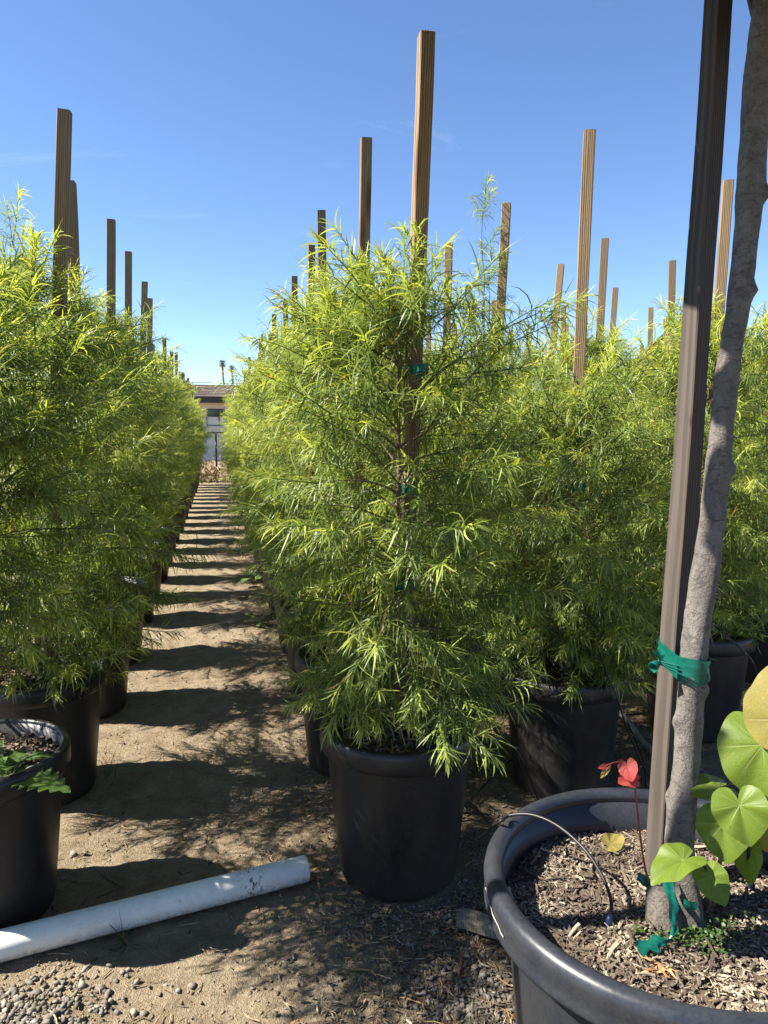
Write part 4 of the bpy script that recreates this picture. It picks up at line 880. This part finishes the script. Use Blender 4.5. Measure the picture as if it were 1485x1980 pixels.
def litter(name, label, n, area, L0, L1, wr, mat, lift=.004, dens=None, curve=.0, cat='litter'):
    V = []; F = []; T = []; o = 0; k = 0
    while k < n:
        x = rnd.uniform(area[0], area[1]); y = area[2] + (area[3] - area[2]) * rnd.random() ** 1.6; k += 1
        if not clear(x, y) or (dens and rnd.random() > dens(x, y)): continue
        L = rnd.uniform(L0, L1); W = L * rnd.uniform(*wr); a = rnd.uniform(0, 6.28); cv = rnd.gauss(0, curve); tl = rnd.gauss(0, .18); z = gz(x, y) + .0015 + rnd.random() * lift; tint = rnd.random()
        p = np.array([x, y, z]); pts = []
        for i in range(4):
            sd = np.array([-math.sin(a), math.cos(a), rnd.gauss(0, .25)]); w_ = W * (.6, 1, .9, .35)[i] * .5; pts += [p - sd * w_, p + sd * w_, p + np.array([0, 0, W * .35])]
            a += cv / 3; p = p + np.array([math.cos(a), math.sin(a), tl * .5]) * L / 3; p[2] = max(p[2], z - .001)
        V.append(np.array(pts)); f = []
        for i in range(3):
            b = i * 3 + o
            f += [(b, b + 3, b + 5, b + 2), (b + 2, b + 5, b + 4, b + 1), (b + 1, b + 4, b + 3, b)]
        F.append(np.array(f)); T.append(np.full(12, tint)); o += 12
    return tag(ob(name, np_mesh(name, np.concatenate(V), [np.concatenate(F)], np.concatenate(T), M[mat])), label, cat, kind='stuff')
edge_d = lambda x, y: min(1.0, max(.05, (x - .05) * 3.2)) if x > 0 else max(.05, (-x - .25) * 2.0)
litter('bark_litter', 'bark chips strewn around the foot of the pots', 14000, (-.45, 1.7, 1.25, 4.6), .006, .022, (.15, .4), 'chip', .006, edge_d)
litter('straw_litter', 'dry leaf and straw litter on the dirt beside the pots', 6500, (-.45, 1.7, 1.25, 6.5), .012, .05, (.05, .1), 'straw', .006, lambda x, y: .25 + .75 * edge_d(x, y), 1.0)
litter('dead_leaf_litter', 'scattered rusty leaf blades on the ground', 130, (-.35, 1.4, 1.25, 3.6), .03, .075, (.05, .08), 'dead', .005, lambda x, y: .2 + .6 * edge_d(x, y), 1.0)
for i, (px, py) in enumerate([(680, 1870), (770, 1925), (897, 1905), (585, 1965), (350, 1360)]):
    q = atz(px, py, 0); dead_cluster((q.x, q.y, gz(q.x, q.y) + .004), 1, .085, ['single rusty leaf blade curled on the shaded dirt', 'pinkish dead leaf blade on the gravel', 'long rusty leaf blade on gravel beside the big pot', 'orange leaf blade at the edge of the gravel', 'small pale dead leaf in a pot shadow on the path'][i], 60 + i, .001, .002)
def twig(px, label, r=.0016):
    P = [atz(x, y, .004) for x, y in px]
    for p in P: p.z = gz(p.x, p.y) + .004
    o = MB().tube(P, [r * (1 - .12 * i) for i in range(len(P))], 5).build('twig', M['bark'], None, True); tag(o, label, 'twig')
twig([(180, 1672), (205, 1690), (232, 1703)], 'forked dry twig on the dirt behind the pipe'); twig([(186, 1727), (215, 1712), (242, 1702)], 'straight dry twig close behind the pipe'); twig([(578, 1480), (610, 1505), (634, 1530), (636, 1552)], 'thin pale stem curving on the dirt beside the pipe-end pot', .0012)

# ---------------------------------------------------------------- fence, house, palms, wire beyond the rows
FY = 18.45
def fence():
    t = thing('chain_link_fence', (0, FY, 0), 'low dark-railed chain-link fence across the end of the path', 'fence'); x0, x1 = -5.0, 9.0
    MB().tube([(x0, 0, 1.2), (x1, 0, 1.2)], .022, 10).build('top_rail', M['metal_dark'], t, True)
    x = .115 - 2.4 * 2
    while x < x1: MB().tube([(x, 0, -.05), (x, 0, 1.17)], .026, 10).build('post', M['metal_dark'], t, True); x += 2.4
    m = MB(); s = .075; h = 1.16; n = int((x1 - x0) / s); r = .0035
    for i in range(n):
        for sg in (-1, 1):
            a = x0 + i * s; b = a + sg * h
            if b < x0 or b > x1: continue
            vs = []
            for (xx, z) in ((a, .02), (b, .02 + h)): vs += [(xx - r, .03 + sg * .003, z), (xx + r, .03 + sg * .003, z), (xx, .03 + sg * .003 - r * 1.6, z)]
            m.add(vs, [(0, 1, 4, 3), (1, 2, 5, 4), (2, 0, 3, 5)])
    tag(m.build('mesh_wire', M['wire'], t), kind='stuff')
fence()
def brush(loc, n, h, label, seed):
    g = np.random.default_rng(seed); m = MB()
    for _ in range(n):
        p = Vector((g.normal(0, .28), g.normal(0, .12), -.01)); d = Vector((g.normal(0, .35), g.normal(0, .3), 1)).normalized(); l = h * g.uniform(.4, 1.1); P = [p]
        for i in range(4): d = (d + Vector(g.normal(0, .18, 3))).normalized(); p = p + d * l / 4; P.append(p)
        m.tube(P, [.004, .0035, .003, .0025, .0012], 3, False, tint=float(g.uniform(0, 1)))
        for i in range(7):
            q = P[int(g.integers(1, 5))]; e = q + Vector(g.normal(0, .07, 3)); w_ = Vector(g.normal(0, .012, 3)); m.add([q, q + (e - q) * .5 + w_, e, q + (e - q) * .5 - w_], [(0, 1, 2, 3)], float(g.uniform(.2, 1)))
    o = m.build('dry_brush', M['drybrush']); o.location = loc; return tag(o, label, 'dry brush')
brush((-.12, FY - .35, 0), 90, .62, 'dry tan brush at the foot of the fence beside its post', 1); brush((.62, FY - .25, 0), 50, .5, 'lower dry brush on the other side of the fence post', 2)
brush((-1.0, FY - .2, 0), 60, .6, 'dry brush along the fence behind the pots', 3)
def shingle_roof(t, name, x0, x1, ya, yb, za, zb, dx=.45, rows_=9):
    base = MB(); base.add([(x0, ya, za - .03), (x1, ya, za - .03), (x1, yb, zb - .03), (x0, yb, zb - .03), (x0, ya, za - .10), (x1, ya, za - .10), (x1, yb, zb - .10), (x0, yb, zb - .10)], [(0, 1, 2, 3), (7, 6, 5, 4), (0, 4, 5, 1), (3, 2, 6, 7), (0, 3, 7, 4), (1, 5, 6, 2)], .3)
    rf = base.build(name, M['shingle'], t); g = random.Random(3)
    for i in range(rows_):          # shingle courses, each lapping the one below
        u0, u1 = i / rows_, min(1, (i + 1.15) / rows_); y0_, y1_ = ya + (yb - ya) * u0, ya + (yb - ya) * u1; z0_, z1_ = za + (zb - za) * u0, za + (zb - za) * u1
        m = MB(); x = x0 + (g.random() * dx)
        x = x0
        while x < x1:
            xe = min(x1, x + dx * g.uniform(.6, 1.3)); lf = g.uniform(.02, .035)
            m.add([(x, y0_, z0_ + lf), (xe - .012, y0_, z0_ + lf), (xe - .012, y1_, z1_ + .004), (x, y1_, z1_ + .004), (x, y0_, z0_ - .02), (xe - .012, y0_, z0_ - .02)], [(0, 1, 2, 3), (0, 4, 5, 1)], g.random()); x = xe
        m.build('shingle_course', M['shingle'], rf)
    return rf
def house():
    HY_ = 32.0; S = HY_ / 18.45; zz = lambda z: 1.2 + (z - 1.2) * S
    eave = zz(2.02); RZ = atY(410, 744, 36.0).z; gz0 = -.05
    t = thing('house', (0, HY_, 0), 'low grey house with brown shingle roof beyond the chain-link fence', 'house'); X0, X1 = -7.5, 5.6; m = MB()
    wx0, wx1, wz0, wz1 = -.175, .62, zz(1.36), zz(1.78)
    wins = [(wx0, wx1), (-4.2, -3.2), (3.4, 4.4)]
    xs = [X0]
    for a, b in sorted(wins): m.box(((xs[-1] + a) / 2, .1, (gz0 + eave) / 2), ((a - xs[-1]) / 2, .1, (eave - gz0) / 2)); m.box(((a + b) / 2, .1, (gz0 + wz0) / 2), ((b - a) / 2, .1, (wz0 - gz0) / 2)); m.box(((a + b) / 2, .1, (wz1 + eave) / 2), ((b - a) / 2, .1, (eave - wz1) / 2)); xs.append(b)
    m.box(((xs[-1] + X1) / 2, .1, (gz0 + eave) / 2), ((X1 - xs[-1]) / 2, .1, (eave - gz0) / 2))
    m.box((X0 + .1, 4, (gz0 + eave) / 2), (.099, 3.79, (eave - gz0) / 2)); m.box((X1 - .1, 4, (gz0 + eave) / 2), (.099, 3.79, (eave - gz0) / 2)); m.box(((X0 + X1) / 2, 7.9, (gz0 + eave) / 2), ((X1 - X0) / 2, .1, (eave - gz0) / 2))
    m.build('wall', M['stucco'], t)
    MB().box(((X0 + X1) / 2, -.012, zz(1.88)), ((X1 - X0) / 2, .01, .10)).build('frieze_board', M['cream'], t)
    MB().box(((X0 + X1) / 2, -.02, zz(1.30)), ((X1 - X0) / 2, .018, .025)).build('trim_board', M['cream'], t)
    for a, b in wins:
        f = MB(); fw = .035
        for (cx, cz, hx, hz) in (((a + b) / 2, wz0 + fw / 2, (b - a) / 2, fw / 2), ((a + b) / 2, wz1 - fw / 2, (b - a) / 2, fw / 2), (a + fw / 2, (wz0 + wz1) / 2, fw / 2, (wz1 - wz0) / 2 - fw), (b - fw / 2, (wz0 + wz1) / 2, fw / 2, (wz1 - wz0) / 2 - fw), (a + (b - a) * .66, (wz0 + wz1) / 2, fw / 2, (wz1 - wz0) / 2 - fw)): f.box((cx, .05, cz), (hx, .03, hz))
        wd = f.build('window', M['metal_dark'], t); zm = wz0 + (wz1 - wz0) * .52
        MB().box(((a + b) / 2, .06, (zm + wz1) / 2), ((b - a) / 2 - .01, .004, (wz1 - zm) / 2 - .01)).build('pane', M['glass'], wd); MB().box(((a + b) / 2, .062, (zm + wz0) / 2), ((b - a) / 2 - .01, .004, (zm - wz0) / 2)).build('blind', M['blind'], wd)
    rf = shingle_roof(t, 'roof', X0 - .4, X1 + .4, -.7, 4.0, eave + .04, RZ, .5, 8); shingle_roof(t, 'back_roof', X0 - .4, X1 + .4, 8.7, 4.02, eave + .04, RZ, 3, 3)
    MB().box(((X0 + X1) / 2, -.72, eave - .07), ((X1 - X0) / 2 + .4, .02, .13)).build('fascia', M['fascia'], t); MB().box(((X0 + X1) / 2, -.36, eave - .05), ((X1 - X0) / 2 + .39, .335, .02)).build('soffit', M['fascia'], t)
house()
def side_house():
    a = atY(1395, 700, 30.0); top = atY(1460, 628, 30.0).z
    t = thing('house', (a.x, 30, 0), 'taller brown-roofed building showing above the hedge of saplings', 'house'); L = 14
    MB().box((L / 2, 4, (top - 1.6) / 2), (L / 2, 3.4, (top - 1.6) / 2)).build('wall', M['stucco'], t)
    shingle_roof(t, 'roof', -.5, L + .5, 0, 4, top - 1.6, top, .6, 8); shingle_roof(t, 'back_roof', -.5, L + .5, 8, 4.02, top - 1.6, top, 3, 3)
    w_ = MB().box((2.5, .58, top - 2.7), (.6, .03, .5)).build('window', M['metal_dark'], t); MB().box((2.5, .54, top - 2.7), (.54, .006, .44)).build('pane', M['glass'], w_)
side_house()
def palm(px, py0, Y, rad, label, seed):
    c = atY(px, py0, Y); g = np.random.default_rng(seed); t = thing('palm_tree', (c.x, Y, 0), label, 'palm tree', 'fan palms beyond the house'); P = [(0.25 * math.sin(i * .5) * .4, 0, c.z * i / 9) for i in range(10)]
    MB().tube(P, [.13 - .005 * i for i in range(10)], 10).build('trunk', M['palm_trunk'], t, True); top = Vector(P[-1]); m = MB(); dm = MB()
    for k in range(30):
        az = k * GOLD; el = R(70) - R(125) * (k / 30) ** .9; d = Vector((math.cos(az) * math.cos(el), math.sin(az) * math.cos(el), math.sin(el))); st = top + d * rad * .45; mm = m if k < 25 else dm
        mm.tube([top, st], .02, 3, False, tint=.3); s = d.cross(Vector((0, 0, 1))); s = s.normalized() if s.length > .01 else Vector((1, 0, 0)); n_ = s.cross(d)
        for j in range(11):
            th = (j - 5) * .24; e = st + (d * math.cos(th) + s * math.sin(th)) * rad * .6 * (1 - .05 * abs(j - 5)) + Vector((0, 0, -.12 * rad)); w_ = (s * math.cos(th) - d * math.sin(th)) * .028 * rad
            mm.add([st, st + (e - st) * .55 + w_, e, st + (e - st) * .55 - w_], [(0, 1, 2, 3)], float(g.uniform(0, 1)))
    m.build('crown', M['palm_leaf'], t); dm.build('dead_fronds', M['drybrush'], t)
palm(432, 703, 72, .5, 'taller thin fan palm rising behind the house roof', 1); palm(450, 713, 86, .56, 'shorter fan palm beside the taller one behind the house', 2)
def utility():
    A = Vector((-26, 58, 0)); B = Vector((30, 62, 0)); h = atY(370, 727, 60).z; hB = h - .3
    for P_, hh, lb in ((A, h, 'wooden utility pole holding the wire at its outer end'), (B, hB, 'wooden utility pole holding the wire behind the far saplings')):
        t = thing('utility_pole', P_, lb, 'utility pole'); MB().tube([(0, 0, -.3), (0, 0, hh * .5), (0, 0, hh + .25)], [.15, .13, .11], 10).build('post', M['bark'], t, True); MB().box((0, -.12, hh - .1), (.7, .05, .06)).build('crossarm', M['bark'], t)
    pts = [A.lerp(B, i / 24) + Vector((0, -.12, h + (hB - h) * i / 24 - 1.1 * 4 * (i / 24) * (1 - i / 24) * .35)) for i in range(25)]
    o = MB().tube(pts, .022, 5).build('overhead_wire', M['metal_dark'], None, True); tag(o, 'thin overhead wire strung between utility poles above the house roof', 'wire')
utility()
